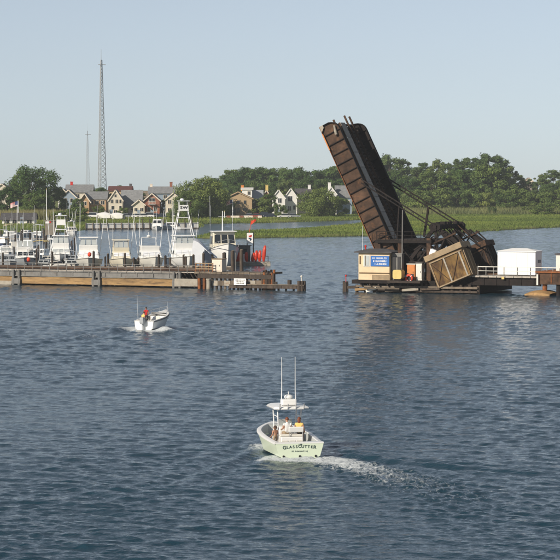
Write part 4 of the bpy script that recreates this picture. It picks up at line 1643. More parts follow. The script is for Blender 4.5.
# three rows of white lettering too small to read in the photograph: irregular strokes
sa, sb = bp(370.8, 266.2, w0), bp(389.3, 256, w0)
sr = random.Random(3)
for row, (n0, f0, f1) in enumerate(((9, .08, .92), (11, .14, .92), (8, .2, .86))):
    mb = MB()
    rh = (sb.z - sa.z)
    zc = sb.z - rh * (.22 + .28 * row)
    for k in range(n0):
        u = sa.x + (sb.x - sa.x) * (f0 + (f1 - f0) * (k + .5) / n0)
        hgt = rh * .17
        cwid = (sb.x - sa.x) * (f1 - f0) / n0 * .62
        st = .045
        shape = sr.choice('EHNLIO')
        if shape in 'EHNLO':
            mb.box((u - cwid / 2, w0 - .095, zc), (st, .02, hgt))
        if shape in 'HNO':
            mb.box((u + cwid / 2, w0 - .095, zc), (st, .02, hgt))
        if shape == 'I':
            mb.box((u, w0 - .095, zc), (st, .02, hgt))
        if shape in 'EO':
            mb.box((u, w0 - .0955, zc + hgt / 2 - st / 2), (cwid, .02, st))
        if shape in 'ELO':
            mb.box((u, w0 - .0955, zc - hgt / 2 + st / 2), (cwid, .02, st))
        if shape in 'EH':
            mb.box((u, w0 - .0957, zc), (cwid, .02, st))
        if shape == 'N':
            mb.bar((u - cwid / 2, w0 - .0957, zc + hgt / 2), (u + cwid / 2, w0 - .0957, zc - hgt / 2), .02, st, (0, 1, 0))
    mb.build('lettering', 'whitepaint', sg)
# right-hand side: grey door and windows
for fy, ww, z_a, z_b, m_ in ((.30, .85, 1.2, hh - .5, 'steelgrey'), (.72, .9, 1.5, hh - .5, 'steelgrey')):
    mb = MB()
    mb.box((h1.x + .03, w0 + fy * hd, h0.z + (z_a + z_b) / 2), (.08, ww, z_b - z_a))
    d_ = mb.build('side_window', m_, hs)
    mb = MB()
    mb.box((h1.x + .08, w0 + fy * hd, h0.z + (z_a + z_b) / 2), (.04, ww * .55, (z_b - z_a) * .8))
    mb.build('pane', 'glass', d_)
# floor beams under the cabin
for k in range(4):
    mb = MB()
    mb.bar((h0.x + .3 + k * (hw - .6) / 3, w0, h0.z - .25), (h0.x + .3 + k * (hw - .6) / 3, w0 + hd, h0.z - .25), .2, .3)
    mb.build('floor_joist', 'tie', hs)
for k in range(2):
    for j in range(2):
        mb = MB()
        mb.bar((h0.x + .7 + k * (hw - 1.4), w0 + .5 + j * 2, .9), (h0.x + .7 + k * (hw - 1.4), w0 + .5 + j * 2, h0.z - .35), .25)
        mb.build('stilt', 'tie', hs)
mb = MB()
mb.bar((h0.x + 1.0, w0 - .3, h0.z - .75), (h1.x + 1.5, w0 - .3, h0.z - .75), .2, .18)
mb.build('catwalk_beam', 'pilelight', hs)
# whip aerial left of the cabin
mb = MB()
p = bp(361, 252, w0)
q = bp(361, 226, w0)
mb.tube([(p.x, w0 + .5, h1.z), (q.x, w0 + .5, q.z)], [.035, .02], 5)
mb.build('aerial', 'whitemetal', hs)

# things on the pier between the cabin and the counterweight
mb = MB()
a, b = bp(392.5, 279, -3.2), bp(401.5, 271, -3.2)
uu = (a.x + b.x) / 2
t_ = thing('fuel_tank', 'pale yellow fuel tank right of the cream cabin', 'tank', BR @ Vector((uu, -2.6, a.z)), -PHI)
hw_ = (b.x - a.x) / 2
mb.prism([(-hw_ + .15, 0), (hw_ - .15, 0), (hw_, .2), (hw_, .95), (hw_ - .15, 1.15), (-hw_ + .15, 1.15), (-hw_, .95), (-hw_, .2)], -.6, .6)
mb.build('shell', 'yellow', t_, bevel=.03)
mb = MB()
mb.box((0, 0, -.1), (hw_ * 1.7, .9, .2))
mb.build('cradle', 'rustdark', t_)
mb = MB()
mb.tube([(.3, 0, 1.1), (.3, 0, 1.35)], .09, 8)
mb.build('filler_cap', 'black', t_)
# support shelf for tank and cabinets
mb = MB()
a2, b2 = bp(391, 281, -2), bp(424, 279, -2)
mb.box(((a2.x + b2.x) / 2, -1.6, a.z - .35), (b2.x - a2.x, 3.6, .28))
mb.build('equipment_deck', 'tie', pier)
for k in range(5):
    mb = MB()
    uu_ = a2.x + .3 + (b2.x - a2.x - .6) * k / 4
    mb.bar((uu_, -1.9, .9), (uu_, -1.9, a.z - .5), .2)
    mb.build('deck_post', 'tie', pier)
zdk = a.z - .21


def cabinet(name, label, pa, pb_, w, m_, roofm, dpth=1.0):
    a, b = bp(*pa, w), bp(*pb_, w)
    t = thing(name, label, 'cabinet', BR @ Vector(((a.x + b.x) / 2, w, zdk)), -PHI)
    w_, h_ = b.x - a.x, b.z - zdk
    mb = MB()
    mb.box((0, dpth / 2, h_ / 2), (w_, dpth, h_))
    mb.build('body', m_, t, bevel=.03)
    mb = MB()
    mb.box((0, -.02, h_ * .5), (w_ * .8, .05, h_ * .8))
    d = mb.build('door', m_, t)
    mb = MB()
    mb.box((w_ * .28, -.06, h_ * .5), (.05, .05, .22))
    mb.build('handle', 'black', d)
    mb = MB()
    mb.box((0, dpth / 2, h_ + .05), (w_ + .12, dpth + .12, .1))
    mb.build('lid', roofm, t)
    return t


cabinet('switch_cabinet', 'orange-brown switch cabinet beside the life ring', (407, 280), (415, 264.5), -1.2, 'orange', 'offwhite')
cabinet('switch_cabinet', 'grey-white switch cabinet right of the orange one', (416, 280), (422, 263.5), -1.2, 'offwhite', 'steelgrey')
t_ = cabinet('relay_cabinet', 'tall grey steel cabinet with dark openings behind the yellow tank', (391.8, 280), (402, 254), -1.7, 'steelgrey', 'steelgrey', .8)
a_, b_ = bp(391.8, 280, -1.7), bp(402, 254, -1.7)
for k in range(2):
    mb = MB()
    mb.box(((k - .5) * (b_.x - a_.x) * .45, -.07, (b_.z - zdk) * .62), ((b_.x - a_.x) * .3, .05, (b_.z - zdk) * .55))
    mb.build('opening', 'black', t_)
p = bp(409, 278.5, -2.1)
t_ = thing('life_ring', 'orange-red life ring hanging low before the orange cabinet', 'life ring', BR @ Vector((p.x, -2.1, p.z)), -PHI)
mb = MB()
ring = [(.42 * math.cos(2 * PI * k / 20), 0, .42 * math.sin(2 * PI * k / 20)) for k in range(21)]
mb.tube(ring, .15, 8, cap=False)
mb.build('ring', 'orangered', t_, True)
for k in range(4):
    g = PI / 4 + PI / 2 * k
    mb = MB()
    mb.tube([(.42 * math.cos(g - .08), 0, .42 * math.sin(g - .08)), (.42 * math.cos(g + .08), 0, .42 * math.sin(g + .08))], .158, 8)
    mb.build('band', 'whitepaint', t_)
mb = MB()
mb.box((0, .2, 0), (1.15, .06, 1.15))
mb.build('backing_board', 'black', t_)

# ------------------------------------------------------------------ approach span on the right
app = bthing('approach_span', 'dark steel railway span with pale handrails right of the bridge', 'bridge span')
DZ = bp(520, 276, -1.0).z
ue = bp(537, 280, -1.0).x
us = bp(455, 276, -1.0).x
for w in (-.6, GW * .5, GW + .3):
    mb = MB()
    mb.bar((us, w, DZ - .75), (ue + .4, w, DZ - .75), .35, 1.0)
    mb.build('girder', 'rustdark', app)
    for k in range(7):
        u = us + .5 + (ue - us - 1) * k / 6
        if w < 0:
            mb = MB()
            mb.box((u, w - .22, DZ - .75), (.1, .1, .9))
            mb.build('stiffener', 'rustdark', app)
for k in range(24):
    u = us + (ue + 16 - us) * (k + .5) / 24
    mb = MB()
    mb.box((u, GW / 2, DZ - .14), ((ue + 16 - us) / 24 - .12, GW + 2.2, .2))
    mb.build('deck_plank', 'walkplank', app)
for w in (2.3, 3.75, 5.3, 6.75):
    mb = MB()
    mb.box(((us + ue + 16) / 2, w, DZ + .05), (ue + 16 - us, .09, .16))
    mb.build('rail', 'rust', app)
posts = [bp(px, 270, -1.0).x for px in (478, 486, 493.5, 504, 517.5, 530.5, 541.5, 547, 553, 560, 568)]
for u in posts:
    mb = MB()
    mb.box((u, -1.0, DZ + .45), (.1, .1, 1.35))
    mb.build('handrail_post', 'steelgrey', app)
for dz, th in ((.58, .07), (1.1, .09)):
    mb = MB()
    mb.bar((posts[0], -1.04, DZ + dz), (posts[-1], -1.04, DZ + dz), th, th)
    mb.build('handrail', 'offwhite', app)
mb = MB()
mb.bar((us + 1.2, -1.0, DZ - .1), (ue, -1.0, DZ - .1), .1, .22)
mb.build('kick_board', 'steelgrey', app)
mb = MB()
p = bp(503, 278, -1.1)
mb.box((p.x, -1.12, p.z), (.35, .08, .3))
mb.build('marker_plate', 'yellow', app)

# the span runs on beyond the picture
for j in range(4):
    u0_ = ue + 16 + j * 15
    for w in (-.3, GW + .3):
        mb = MB()
        mb.bar((u0_ - (1.5 if j == 0 else 0), w, DZ - .75), (u0_ + 14.95, w, DZ - .75), .35, 1.0)
        mb.build('girder', 'rustdark', app)
    for k in range(10):
        mb = MB()
        mb.box((u0_ + 1.5 * k + .75, GW / 2, DZ - .14), (1.4, GW + 2.2, .2))
        mb.build('deck_plank', 'walkplank', app)
    for w in (.8, 4.5, 8.2):
        mb = MB()
        mb.tube([(u0_ + .4, w, -3), (u0_ + .4, w, DZ - 1.25)], .3, 8)
        mb.build('pile', 'pile', app)
    for w in (2.3, 3.75, 5.3, 6.75):
        mb = MB()
        mb.box((u0_ + 7.5, w, DZ + .05), (15, .09, .16))
        mb.build('rail', 'rust', app)
sup = bthing('rusty_pier', 'rust-brown steel pier with a stained footing at the right edge', 'pier')
a, b = bp(537, 284.5, -1.6), bp(566, 273.5, -1.6)
mb = MB()
mb.box(((a.x + b.x) / 2 + 2, 4, (a.z + b.z) / 2), (b.x - a.x + 4, 11, b.z - a.z))
mb.build('cap_beam', 'rust', sup, bevel=.04)
mb = MB()
mb.box(((a.x + b.x) / 2 + 2, 4, b.z + .12), (b.x - a.x + 4.4, 11.4, .2))
mb.build('top_plate', 'rustorange', sup)
for k in range(5):
    mb = MB()
    u = a.x + .25 + k * 1.6
    mb.box((u, -1.55, (a.z + b.z) / 2), (.12, .14, b.z - a.z - .1))
    mb.build('stiffener', 'rustorange', sup)
mb = MB()
mb.box((bp(537.5, 279, -1.75).x, -1.75, (a.z + b.z) / 2 - .1), (.22, .22, b.z - a.z - .1))
mb.build('marker_post', 'offwhite', sup, label='white post at the corner of the rusty pier')
for k in range(4):
    mb = MB()
    mb.tube([(a.x + .8 + k * 1.8, -.9, -2), (a.x + .8 + k * 1.8, -.9, a.z)], .3, 10)
    mb.build('column', 'rustorange' if k == 0 else 'rustdark', sup)
mb = MB()
c, d_ = bp(525, 292, -2.2), bp(550, 287, -2.2)
secs = []
for i in range(9):
    f = i / 8
    r_ = (math.sin(PI * (.06 + .88 * f))) ** .5
    secs.append([(c.x + (d_.x - c.x) * f, -2.6 + .1, -.6), (c.x + (d_.x - c.x) * f, -2.4, .35 * r_), (c.x + (d_.x - c.x) * f, -1.2, .62 * r_), (c.x + (d_.x - c.x) * f, 1.0, .6 * r_), (c.x + (d_.x - c.x) * f, 1.5, -.6)])
mb.loft(secs)
mb.build('footing', mat('ochre_footing', (.36, .22, .095), .85, .3, 1.2, (.18, .11, .06)), sup, True)

# white equipment shed on the span
t_ = thing('equipment_shed', 'plain white metal shed standing on the right-hand span', 'shed', BR @ Vector((0, 0, 0)), -PHI)
ws = 1.2
a, b = bp(497.5, 276, ws), bp(535.5, 252, ws)
w_, dep = b.x - a.x, 2.5
zb, zt = DZ + .05, b.z
mb = MB()
mb.box(((a.x + b.x) / 2, ws + dep / 2, (zb + zt) / 2), (w_, dep, zt - zb))
mb.build('wall', 'whitepaint', t_)
mb = MB()
mb.add([(a.x - .1, ws - .12, zt), (b.x + .12, ws - .12, zt), (b.x + .12, ws + dep + .1, zt), (a.x - .1, ws + dep + .1, zt),
        (a.x - .1, ws - .12, zt + .09), (b.x + .12, ws - .12, zt + .09), (b.x + .12, ws + dep + .1, zt + .09), (a.x - .1, ws + dep + .1, zt + .09),
        (a.x + 1.6, ws + dep / 2, zt + .42), (b.x - 1.5, ws + dep / 2, zt + .42)],
       [(3, 2, 1, 0), (0, 1, 5, 4), (1, 2, 6, 5), (2, 3, 7, 6), (3, 0, 4, 7), (4, 5, 9, 8), (5, 6, 9), (6, 7, 8, 9), (7, 4, 8)])
mb.build('roof', 'whitepaint', t_)
for k in range(7):
    mb = MB()
    mb.box((a.x + w_ * (k + .5) / 7, ws - .012, (zb + zt) / 2), (.05, .024, zt - zb - .05))
    mb.build('seam', 'whitepaint', t_)
for k in range(2):
    mb = MB()
    mb.box((b.x + .03, ws + 1.0 + k * .75, zb + 1.7), (.06, .34, .4))
    mb.build('vent', 'black', t_)
mb = MB()
mb.box((b.x + .02, ws + .5, zb + 1.0), (.05, .7, 1.9))
mb.build('door', 'whitepaint', t_)
t_ = thing('equipment_shed', 'grey-beige shed cut off by the right edge of the picture', 'shed', BR @ Vector((0, 0, 0)), -PHI)
a, b = bp(556, 276, ws), bp(580, 255, ws)
mb = MB()
mb.box(((a.x + b.x) / 2, ws + 1.2, (DZ + .05 + b.z) / 2), (b.x - a.x, 2.4, b.z - DZ - .05))
mb.build('wall', 'offwhite', t_)
mb = MB()
mb.box(((a.x + b.x) / 2, ws + 1.2, b.z + .08), (b.x - a.x + .3, 2.7, .16))
mb.build('roof', 'roofdark', t_)

# ------------------------------------------------------------------ trestle on the left
tre = bthing('railway_trestle', 'long low railway trestle of grey steel and ochre timber at the left', 'trestle')
TZ = bp(100, 271, -.5).z


def tu(px, py=280, w=-.5):
    return bp(px, py, w).x


ZT = bp(100, 271.5, -.5).z       # top of grey band
ZM = bp(100, 277.5, -.5).z
ZL = bp(100, 285.0, -.5).z
uL, uR = tu(-190), tu(197)
bents = [tu(p) for p in (-188, -113, -55, 17.5, 97.5, 178)]
for i in range(len(bents) - 1):
    a, b = bents[i], bents[i + 1]
    for q in range(2):
        aa, bb = a + (b - a) * q / 2, a + (b - a) * (q + 1) / 2
        mb = MB()
        mb.box(((aa + bb) / 2, -.5, (ZT + ZM) / 2), (bb - aa - .03, .3, ZT - ZM))
        mb.build('fascia_girder', 'steelgrey', tre)
    for z, hh_ in ((ZT - .06, .14), (ZM + .06, .12)):
        mb = MB()
        mb.box(((a + b) / 2, -.68, z), (b - a, .18, hh_))
        mb.build('girder_flange', 'steelgrey', tre)
    mb = MB()
    mb.box(((a + b) / 2, -.45, (ZM + ZL) / 2 - .02), (b - a - 1.0, .35, ZM - ZL - .1))
    mb.build('timber_beam', 'timber', tre)
    for w in (3.0, 6.0, GW):
        mb = MB()
        mb.box(((a + b) / 2, w, (ZT + ZL) / 2), (b - a - .1, .5, ZT - ZL - .2))
        mb.build('inner_girder', 'tie', tre)
    for k in range(5):
        u = a + (b - a) * (k + .5) / 5
        mb = MB()
        mb.box((u, -.69, (ZT + ZM) / 2), (.1, .1, ZT - ZM - .3))
        mb.build('stiffener', 'steelgrey', tre)
for u in bents:
    for du in (-.45, .45):
        mb = MB()
        mb.tube([(u + du, -.85, -2), (u + du, -.85, ZT + .1)], .2, 8)
        mb.build('bent_pile', 'steelgrey', tre)
        for w in (3, 6, 9):
            mb = MB()
            mb.tube([(u + du, w, -2), (u + du, w, ZL)], .22, 8)
            mb.build('bent_pile', 'pile', tre)
    mb = MB()
    mb.box((u, 4, (ZM + ZL) / 2 - .15), (1.3, 10, ZM - ZL - .3))
    mb.build('bent_cap', 'steelgrey', tre)
mb = MB()
mb.box(((tu(-60) + tu(12.5)) / 2, .2, .25), (tu(12.5) - tu(-60), 2.0, .55))
mb.build('footing', 'concrete', tre, label='pale concrete footing at the left edge')
ntie = 100
for k in range(ntie):
    u = uL + (uR - uL) * (k + .5) / ntie
    mb = MB()
    mb.box((u, GW / 2 + .4, ZT + .06), (.3, GW - .6, .16))
    mb.build('tie', 'decktie', tre)
for w in (1.2, 2.65, 5.2, 6.65):
    mb = MB()
    mb.box(((uL + uR) / 2, w, ZT + .3), (uR - uL, .1, .17))
    mb.build('rail', 'rust', tre)
for k in range(24):
    mb = MB()
    mb.box((uL + (uR - uL) * (k + .5) / 24, -.2, ZT + .08), ((uR - uL) / 24 - .04, 1.2, .08))
    mb.build('walkway_plank', 'walkplank', tre)
npost = 48
for k in range(npost):
    u = uL + (uR - uL) * k / (npost - 1)
    mb = MB()
    mb.box((u, -.8, ZT + .5), (.07, .07, 1.15))
    mb.build('handrail_post', 'steelgrey', tre)
for dz in (.55, 1.02):
    mb = MB()
    mb.bar((uL, -.83, ZT + dz), (uR, -.83, ZT + dz), .05, .06)
    mb.build('handrail', 'steelgrey', tre)
# end of the trestle: pale abutment panel, brown piles
a, b = bp(175, 286, -.9), bp(198, 279, -.9)
mb = MB()
mb.box(((a.x + b.x) / 2, -.9, (a.z + b.z) / 2), (b.x - a.x, .3, b.z - a.z))
mb.build('end_panel', 'concrete', tre, label='pale panel near the channel end of the trestle')
for px in (199.5, 204.5):
    mb = MB()
    u = tu(px, 285, -1.2)
    mb.tube([(u, -1.2, -2), (u, -1.2, ZM + .25)], .24, 8)
    mb.build('end_pile', 'rustorange', tre)

# bridge end platform and the timber fender that runs to the channel
pf = bthing('fender_pier', 'weathered timber fender pier tapering to the channel left of the bridge', 'pier')
u0, u1 = tu(195, 274, -1), tu(273, 276, -1)
zt = bp(230, 273, -1).z
for k in range(14):
    a = u0 + (u1 - u0) * k / 14
    mb = MB()
    mb.box((a + (u1 - u0) / 28, .4, zt + rng.uniform(-.03, .03)), ((u1 - u0) / 14 - .05, 3.4, .25))
    mb.build('deck_plank', 'pilelight', pf)
mb = MB()
mb.box(((u0 + u1) / 2 + .3, -1.35, zt - .45), (u1 - u0 - .6, .3, .55))
mb.build('edge_beam', 'pile', pf)
for k in range(15):
    u = tu(212, 285, -1.2) + (u1 - tu(212, 285, -1.2)) * k / 14
    mb = MB()
    mb.tube([(u, -1.05, -2.5), (u, -1.05, zt - .1 + rng.uniform(-.1, .15))], .17, 8)
    mb.build('pile', 'pilelight' if k % 3 == 0 else 'pile', pf)
# low water-side fender out to the tip
a, b = bp(230, 291.5, -1.6), bp(305, 287.5, -1.6)
nb = 10
for k in range(nb):
    f0, f1 = k / nb, (k + 1) / nb
    mb = MB()
    mb.bar((a.x + (b.x - a.x) * f0 + .02, -1.7, .40 + .05 * f0), (a.x + (b.x - a.x) * f1 - .02, -1.7, .40 + .05 * f1), .4, .42)
    mb.build('fender_timber', 'pile', pf)
    mb = MB()
    u = a.x + (b.x - a.x) * (f0 + .04)
    mb.tube([(u, -1.35, -2.5), (u, -1.35, .75)], .15, 8)
    mb.build('pile', 'pile', pf)
mb = MB()
mb.bar((a.x, -1.62, .68), (b.x, -1.62, .72), .8, .1)
mb.build('fender_plank', 'pilelight', pf)
for px, hgt, r_ in ((289.5, 1.35, .3), (276, 1.1, .22)):
    mb = MB()
    u = tu(px, 285, -1.6)
    mb.tube([(u, -1.6, .8), (u, -1.6, hgt)], r_, 8)
    mb.build('bollard', 'pile', pf)
mb = MB()
u = tu(301.5, 284, -1.6)
for k in range(6):
    g = 2 * PI * k / 6
    mb.tube([(u + .45 * math.cos(g), -1.6 + .45 * math.sin(g), -2.5), (u + .4 * math.cos(g), -1.6 + .3 * math.sin(g), 1.25)], .2, 8)
mb.build('tip_cluster', 'pile', pf)
mb = MB()
mb.tube([(u, -1.6, 1.25), (u, -1.6, 1.75)], .08, 8)
mb.ball((u, -1.6, 1.85), .16, 8, 6)
mb.build('tip_lamp', 'offwhite', pf)
# rusty crib end
a, b = bp(262, 281.5, -1.3), bp(274, 270, -1.3)
for k in range(14):
    mb = MB()
    q = (k + .5) / 7 if k < 7 else (k - 6.5) / 7
    xx = a.x + (b.x - a.x) * q
    mb.tube([(xx, -1.3 + (k // 7) * .45, -2.5), (xx + rng.uniform(-.1, .1), -1.3 + (k // 7) * .45, b.z - .25 + rng.uniform(-.35, .3))], .17, 8)
    mb.build('crib_pile', ('rust', 'rustorange', 'pile', 'rustdark')[k % 4], pf)
a, b = bp(212, 286, -1.25), bp(262, 281, -1.25)
mb = MB()
for k in range(8):
    mb = MB()
    mb.box((a.x + (b.x - a.x) * (k + .5) / 8, -1.3, (a.z + b.z) / 2), ((b.x - a.x) / 8 - .06, .16, b.z - a.z + rng.uniform(-.15, .15)))
    mb.build('face_plank', 'pilelight' if k % 2 else 'concrete', pf)
a, b = bp(234, 284.8, -2.1), bp(246, 278.6, -2.1)
mb = MB()
mb.box(((a.x + b.x) / 2, -2.1, (a.z + b.z) / 2), (b.x - a.x, .08, b.z - a.z))
mb.bar((a.x + .3, -1.9, .8), (a.x + .3, -1.9, b.z), .12, .3)
mb.bar((b.x - .3, -1.9, .8), (b.x - .3, -1.9, b.z), .12, .3)
sb_ = mb.build('notice_board', 'whitepaint', pf, label='white notice board with faint grey lines on the fender')
for k, (f0, f1) in enumerate(((.1, .9), (.15, .8), (.2, .85))):
    mb = MB()
    zz = b.z - (b.z - a.z) * (.25 + .25 * k)
    nst = 9
    for j in range(nst):
        x_ = a.x + (b.x - a.x) * (f0 + (f1 - f0) * (j + .5) / nst)
        mb.box((x_, -2.15, zz), ((b.x - a.x) / nst * .45, .02, .07 + .05 * ((j * 7 + k * 3) % 3)))
    mb.build('faint_line', 'steelgrey', sb_)
mb = MB()
u = tu(208.5, 285, -1.9)
mb.tube([(u, -1.9, -2), (u, -1.9, 1.2)], .28, 10)
mb.tube([(u, -1.9, 1.2), (u, -1.9, 1.35)], .33, 10)
o_ = mb.build('float_pile', 'concrete', pf)

# beige cabinet and rails at the trestle end
a, b = bp(214, 275, -.6), bp(221.5, 262, -.6)
zdk = zt + .13
t_ = cabinet('signal_cabinet', 'beige signal cabinet standing on the left fender pier', (212, 275), (222, 259.5), -.6, 'cream_trim', 'tancap', 1.4)
hr = bthing('guard_rail', 'rusty guard rail with ochre boards on the left fender pier', 'railing')
ga, gb = tu(196, 272, -1.1), tu(213, 272, -1.1)
for k in range(5):
    mb = MB()
    mb.box((ga + (gb - ga) * k / 4, -1.15, zt + .7), (.1, .1, 1.2))
    mb.build('post', 'rustorange', hr)
for dz in (.5, .85, 1.2):
    mb = MB()
    mb.bar((ga, -1.2, zt + dz), (gb, -1.2, zt + dz), .06, .12)
    mb.build('rail', 'tancap' if dz > .4 else 'rust', hr)

# ------------------------------------------------------------------ boats
def hull_sections(L_, B_, fs, fb, n=14, draft=.5, pw=2.3, full=.4, tb=.9, bow_w=.03):
    secs = []
    for i in range(n + 1):
        t = i / n
        t = t if t < .5 else .5 + (t - .5) * (1 + .25 * (1 - (t - .5) * 2)) if t < 1 else 1
        k = max(0, (t - full) / (1 - full))
        b = B_ / 2 * (tb + (1 - tb) * min(1, t / full)) * (1 - k ** pw) + bow_w * k
        sheer = fs + (fb - fs) * t ** 1.8
        c = b * (.88 - .55 * k ** 1.4)
        cz = .06 + .42 * fb * max(0, (t - .45) / .55) ** 2
        kz = -draft + (draft + cz * .6) * max(0, (t - .7) / .3) ** 2

        def y(z):
            return L_ * t * (1 - .10 * k * (1 - (z + draft) / (sheer + draft)))
        half = [(b, sheer), (b * .985, sheer - .14), ((b * .55 + c * .45), (sheer * .45 + cz * .55)), (c, cz), (0, kz)]
        pts = [(-x, y(z), z) for x, z in half] + [(x, y(z), z) for x, z in half[-2::-1]]
        secs.append(pts)
    return secs


def add_hull(t, secs, hullm, name='hull', stripe=None):
    mb = MB()
    mb.loft(secs)
    mb.add(secs[0], [tuple(range(len(secs[0])))])
    h = mb.build(name, hullm, t, True)
    rb = MB()
    for side in (0, -1):
        for i in range(len(secs) - 1):
            a, b = Vector(secs[i][side]), Vector(secs[i + 1][side])
            rb.bar(a + Vector((0, 0, -.1)), b + Vector((0, 0, -.1)), .07, .07)
    rb.build('rub_rail', stripe or 'steelgrey', h)
    return h


def flat_deck(t, secs, m_, drop=.04):
    mb = MB()
    mb.loft([[(s[0][0] * .985, s[0][1], s[0][2] - drop), (0, s[0][1], s[0][2] - drop + .06), (s[-1][0] * .985, s[-1][1], s[-1][2] - drop)] for s in secs])
    mb.build('deck', m_, t)


def frustum(mb, y0, y1, w0, w1, z0, z1, ty0, ty1, mi=0):
    """cabin block: bottom rectangle y0..y1 width w0, top ty0..ty1 width w1"""
    a = [(-w0 / 2, y0, z0), (w0 / 2, y0, z0), (w0 / 2, y1, z0), (-w0 / 2, y1, z0)]
    b = [(-w1 / 2, ty0, z1), (w1 / 2, ty0, z1), (w1 / 2, ty1, z1), (-w1 / 2, ty1, z1)]
    mb.loft([a, b], mi, close=True, cap0=True, cap1=True)


def front_panes(t, y_bot, y_top, w_bot, w_top, z0, z1, n, glass, parent):
    """row of separate panes on the sloping front"""
    for k in range(n):
        f0, f1 = (k + .08) / n, (k + .92) / n
        P = []
        for off in (.015, .05):
            P += [(-w_bot / 2 + w_bot * f0, y_bot + off, z0), (-w_bot / 2 + w_bot * f1, y_bot + off, z0), (-w_top / 2 + w_top * f1, y_top + off, z1), (-w_top / 2 + w_top * f0, y_top + off, z1)]
        mb = MB()
        mb.add(P, [(0, 1, 2, 3), (7, 6, 5, 4), (0, 4, 5, 1), (1, 5, 6, 2), (2, 6, 7, 3), (3, 7, 4, 0)])
        mb.build('pane', glass, parent)


def lerp(a, b, f):
    return a + (b - a) * f


def cruiser(name, label, px, Y, rz, L_=11, B_=4.2, fs=1.0, fb=1.7, hullm='white', cabm='white', cab=(.28, .66), cab_h=1.3, fly=True, fly_h=.8, encl=True, enclm='canvaswhite', top=True, topm='white', glass='glass', panes=3, whips=2, mast=0, tower=0, arch=False, bimini=None, riggers=False, group=None, x=None, railing=True, tower_text=False, pw=2.3):
    if x is None:
        x = D(px, 250, Y).x
    t = thing(name, label, 'boat', (x, Y, 0), rz, group)
    off = -L_ / 2
    root = t
    secs = hull_sections(L_, B_, fs, fb, pw=pw)
    secs = [[(a, b + off, c) for a, b, c in s] for s in secs]
    add_hull(t, secs, hullm)
    flat_deck(t, secs, 'offwhite' if hullm != 'white' else 'white')
    y0, y1 = off + cab[0] * L_, off + cab[1] * L_
    zd = fs + (fb - fs) * .15 - .05
    wc = B_ * .78
    mb = MB()
    frustum(mb, y0, y1 + .9, wc, wc * .86, zd, zd + cab_h, y0 + .1, y1 - .2)
    c = mb.build('cabin', cabm, t, bevel=.06)
    # slanted front: from (y1+.9, zd) to (y1-.2, zd+cab_h)
    fa, fb_ = .48, .86
    front_panes(t, lerp(y1 + .9, y1 - .2, fa), lerp(y1 + .9, y1 - .2, fb_), lerp(wc, wc * .86, fa) * .94, lerp(wc, wc * .86, fb_) * .94, zd + cab_h * fa, zd + cab_h * fb_, panes, glass, c)
    for sx in (-1, 1):
        for k in range(2):
            mb = MB()
            yy = lerp(y0 + .4, y1 - .6, (k + .5) / 2)
            mb.box((sx * wc * .475, yy, zd + cab_h * .62), (.10, (y1 - y0) * .32, cab_h * .34), Matrix.Rotation(-sx * math.atan(wc * .07 / cab_h), 3, 'Y'))
            mb.build('side_window', 'glass', c)
    ztop = zd + cab_h
    if fly:
        wf = wc * .84
        ya, yb = y0 - .1, y1 - .55
        mb = MB()
        frustum(mb, ya, yb, wf, wf * 1.02, ztop - .02, ztop + fly_h, ya, yb + .25)
        fl = mb.build('flybridge', cabm, t, bevel=.08)
        mb = MB()
        frustum(mb, ya + .12, yb - .1, wf * .88, wf * .88, ztop + fly_h - .01, ztop + fly_h + .03, ya + .12, yb - .1)
        mb.build('seat_pad', 'liner', fl)
        zf = ztop + fly_h
        if encl:
            he = 1.15
            for sx in (-1, 1):
                for yy in (yb - .1, (ya + yb) / 2, ya + .15):
                    mb = MB()
                    mb.tube([(sx * wf * .46, yy, zf - .1), (sx * wf * .44, yy, zf + he)], .04, 6)
                    mb.build('enclosure_post', enclm if enclm != 'canvasnavy' else 'whitemetal', fl)
            front_panes(t, yb - .12, yb - .25, wf * .92, wf * .86, zf + .05, zf + he - .12, 3, 'glasslight', fl)
            for sx in (-1, 1):
                mb = MB()
                mb.box((sx * wf * .45, (ya + yb) / 2, zf + he / 2), (.03, (yb - ya) * .8, he * .75))
                mb.build('side_curtain', 'glasslight', fl)
            if top:
                mb = MB()
                mb.box((0, (ya + yb) / 2, zf + he + .08), (wf * 1.06, (yb - ya) * 1.08, .16))
                mb.build('hardtop', topm, fl, bevel=.05)
        zt_ = zf + (1.3 if encl else 0)
    else:
        zt_ = ztop
        fl = c
        ya, yb, wf = y0, y1, wc
    if bimini:
        for sx in (-1, 1):
            for yy in (y0 + .2, y1 - .5):
                mb = MB()
                mb.tube([(sx * wc * .42, yy, ztop - .1), (sx * wc * .45, yy, ztop + 1.3)], .03, 6)
                mb.build('bimini_post', 'chrome', t)
        mb = MB()
        mb.loft([[(-wc * .48, y0, ztop + 1.3), (-wc * .25, y0, ztop + 1.5), (wc * .25, y0, ztop + 1.5), (wc * .48, y0, ztop + 1.3)], [(-wc * .48, y1 - .3, ztop + 1.3), (-wc * .25, y1 - .3, ztop + 1.5), (wc * .25, y1 - .3, ztop + 1.5), (wc * .48, y1 - .3, ztop + 1.3)]])
        ob = mb.build('bimini', bimini, t)
        so = ob.modifiers.new('solid', 'SOLIDIFY')
        so.thickness = .04
    if arch:
        mb = MB()
        ym = (ya + yb) / 2 - .3
        mb.tube([(-wf * .42, ym, zt_ - .1), (-wf * .38, ym - .1, zt_ + 1.35), (wf * .38, ym - .1, zt_ + 1.35), (wf * .42, ym, zt_ - .1)], .09, 8)
        a_ = mb.build('radar_arch', 'whitemetal', t)
        mb = MB()
        mb.ball((0, ym - .1, zt_ + 1.55), (.35, .35, .18), 12, 6)
        mb.build('radar_dome', 'white', a_)
        mb = MB()
        mb.tube([(0, ym - .1, zt_ + 1.6), (0, ym - .1, zt_ + 2.2)], .04, 6)
        mb.build('mast_light', 'whitemetal', a_)
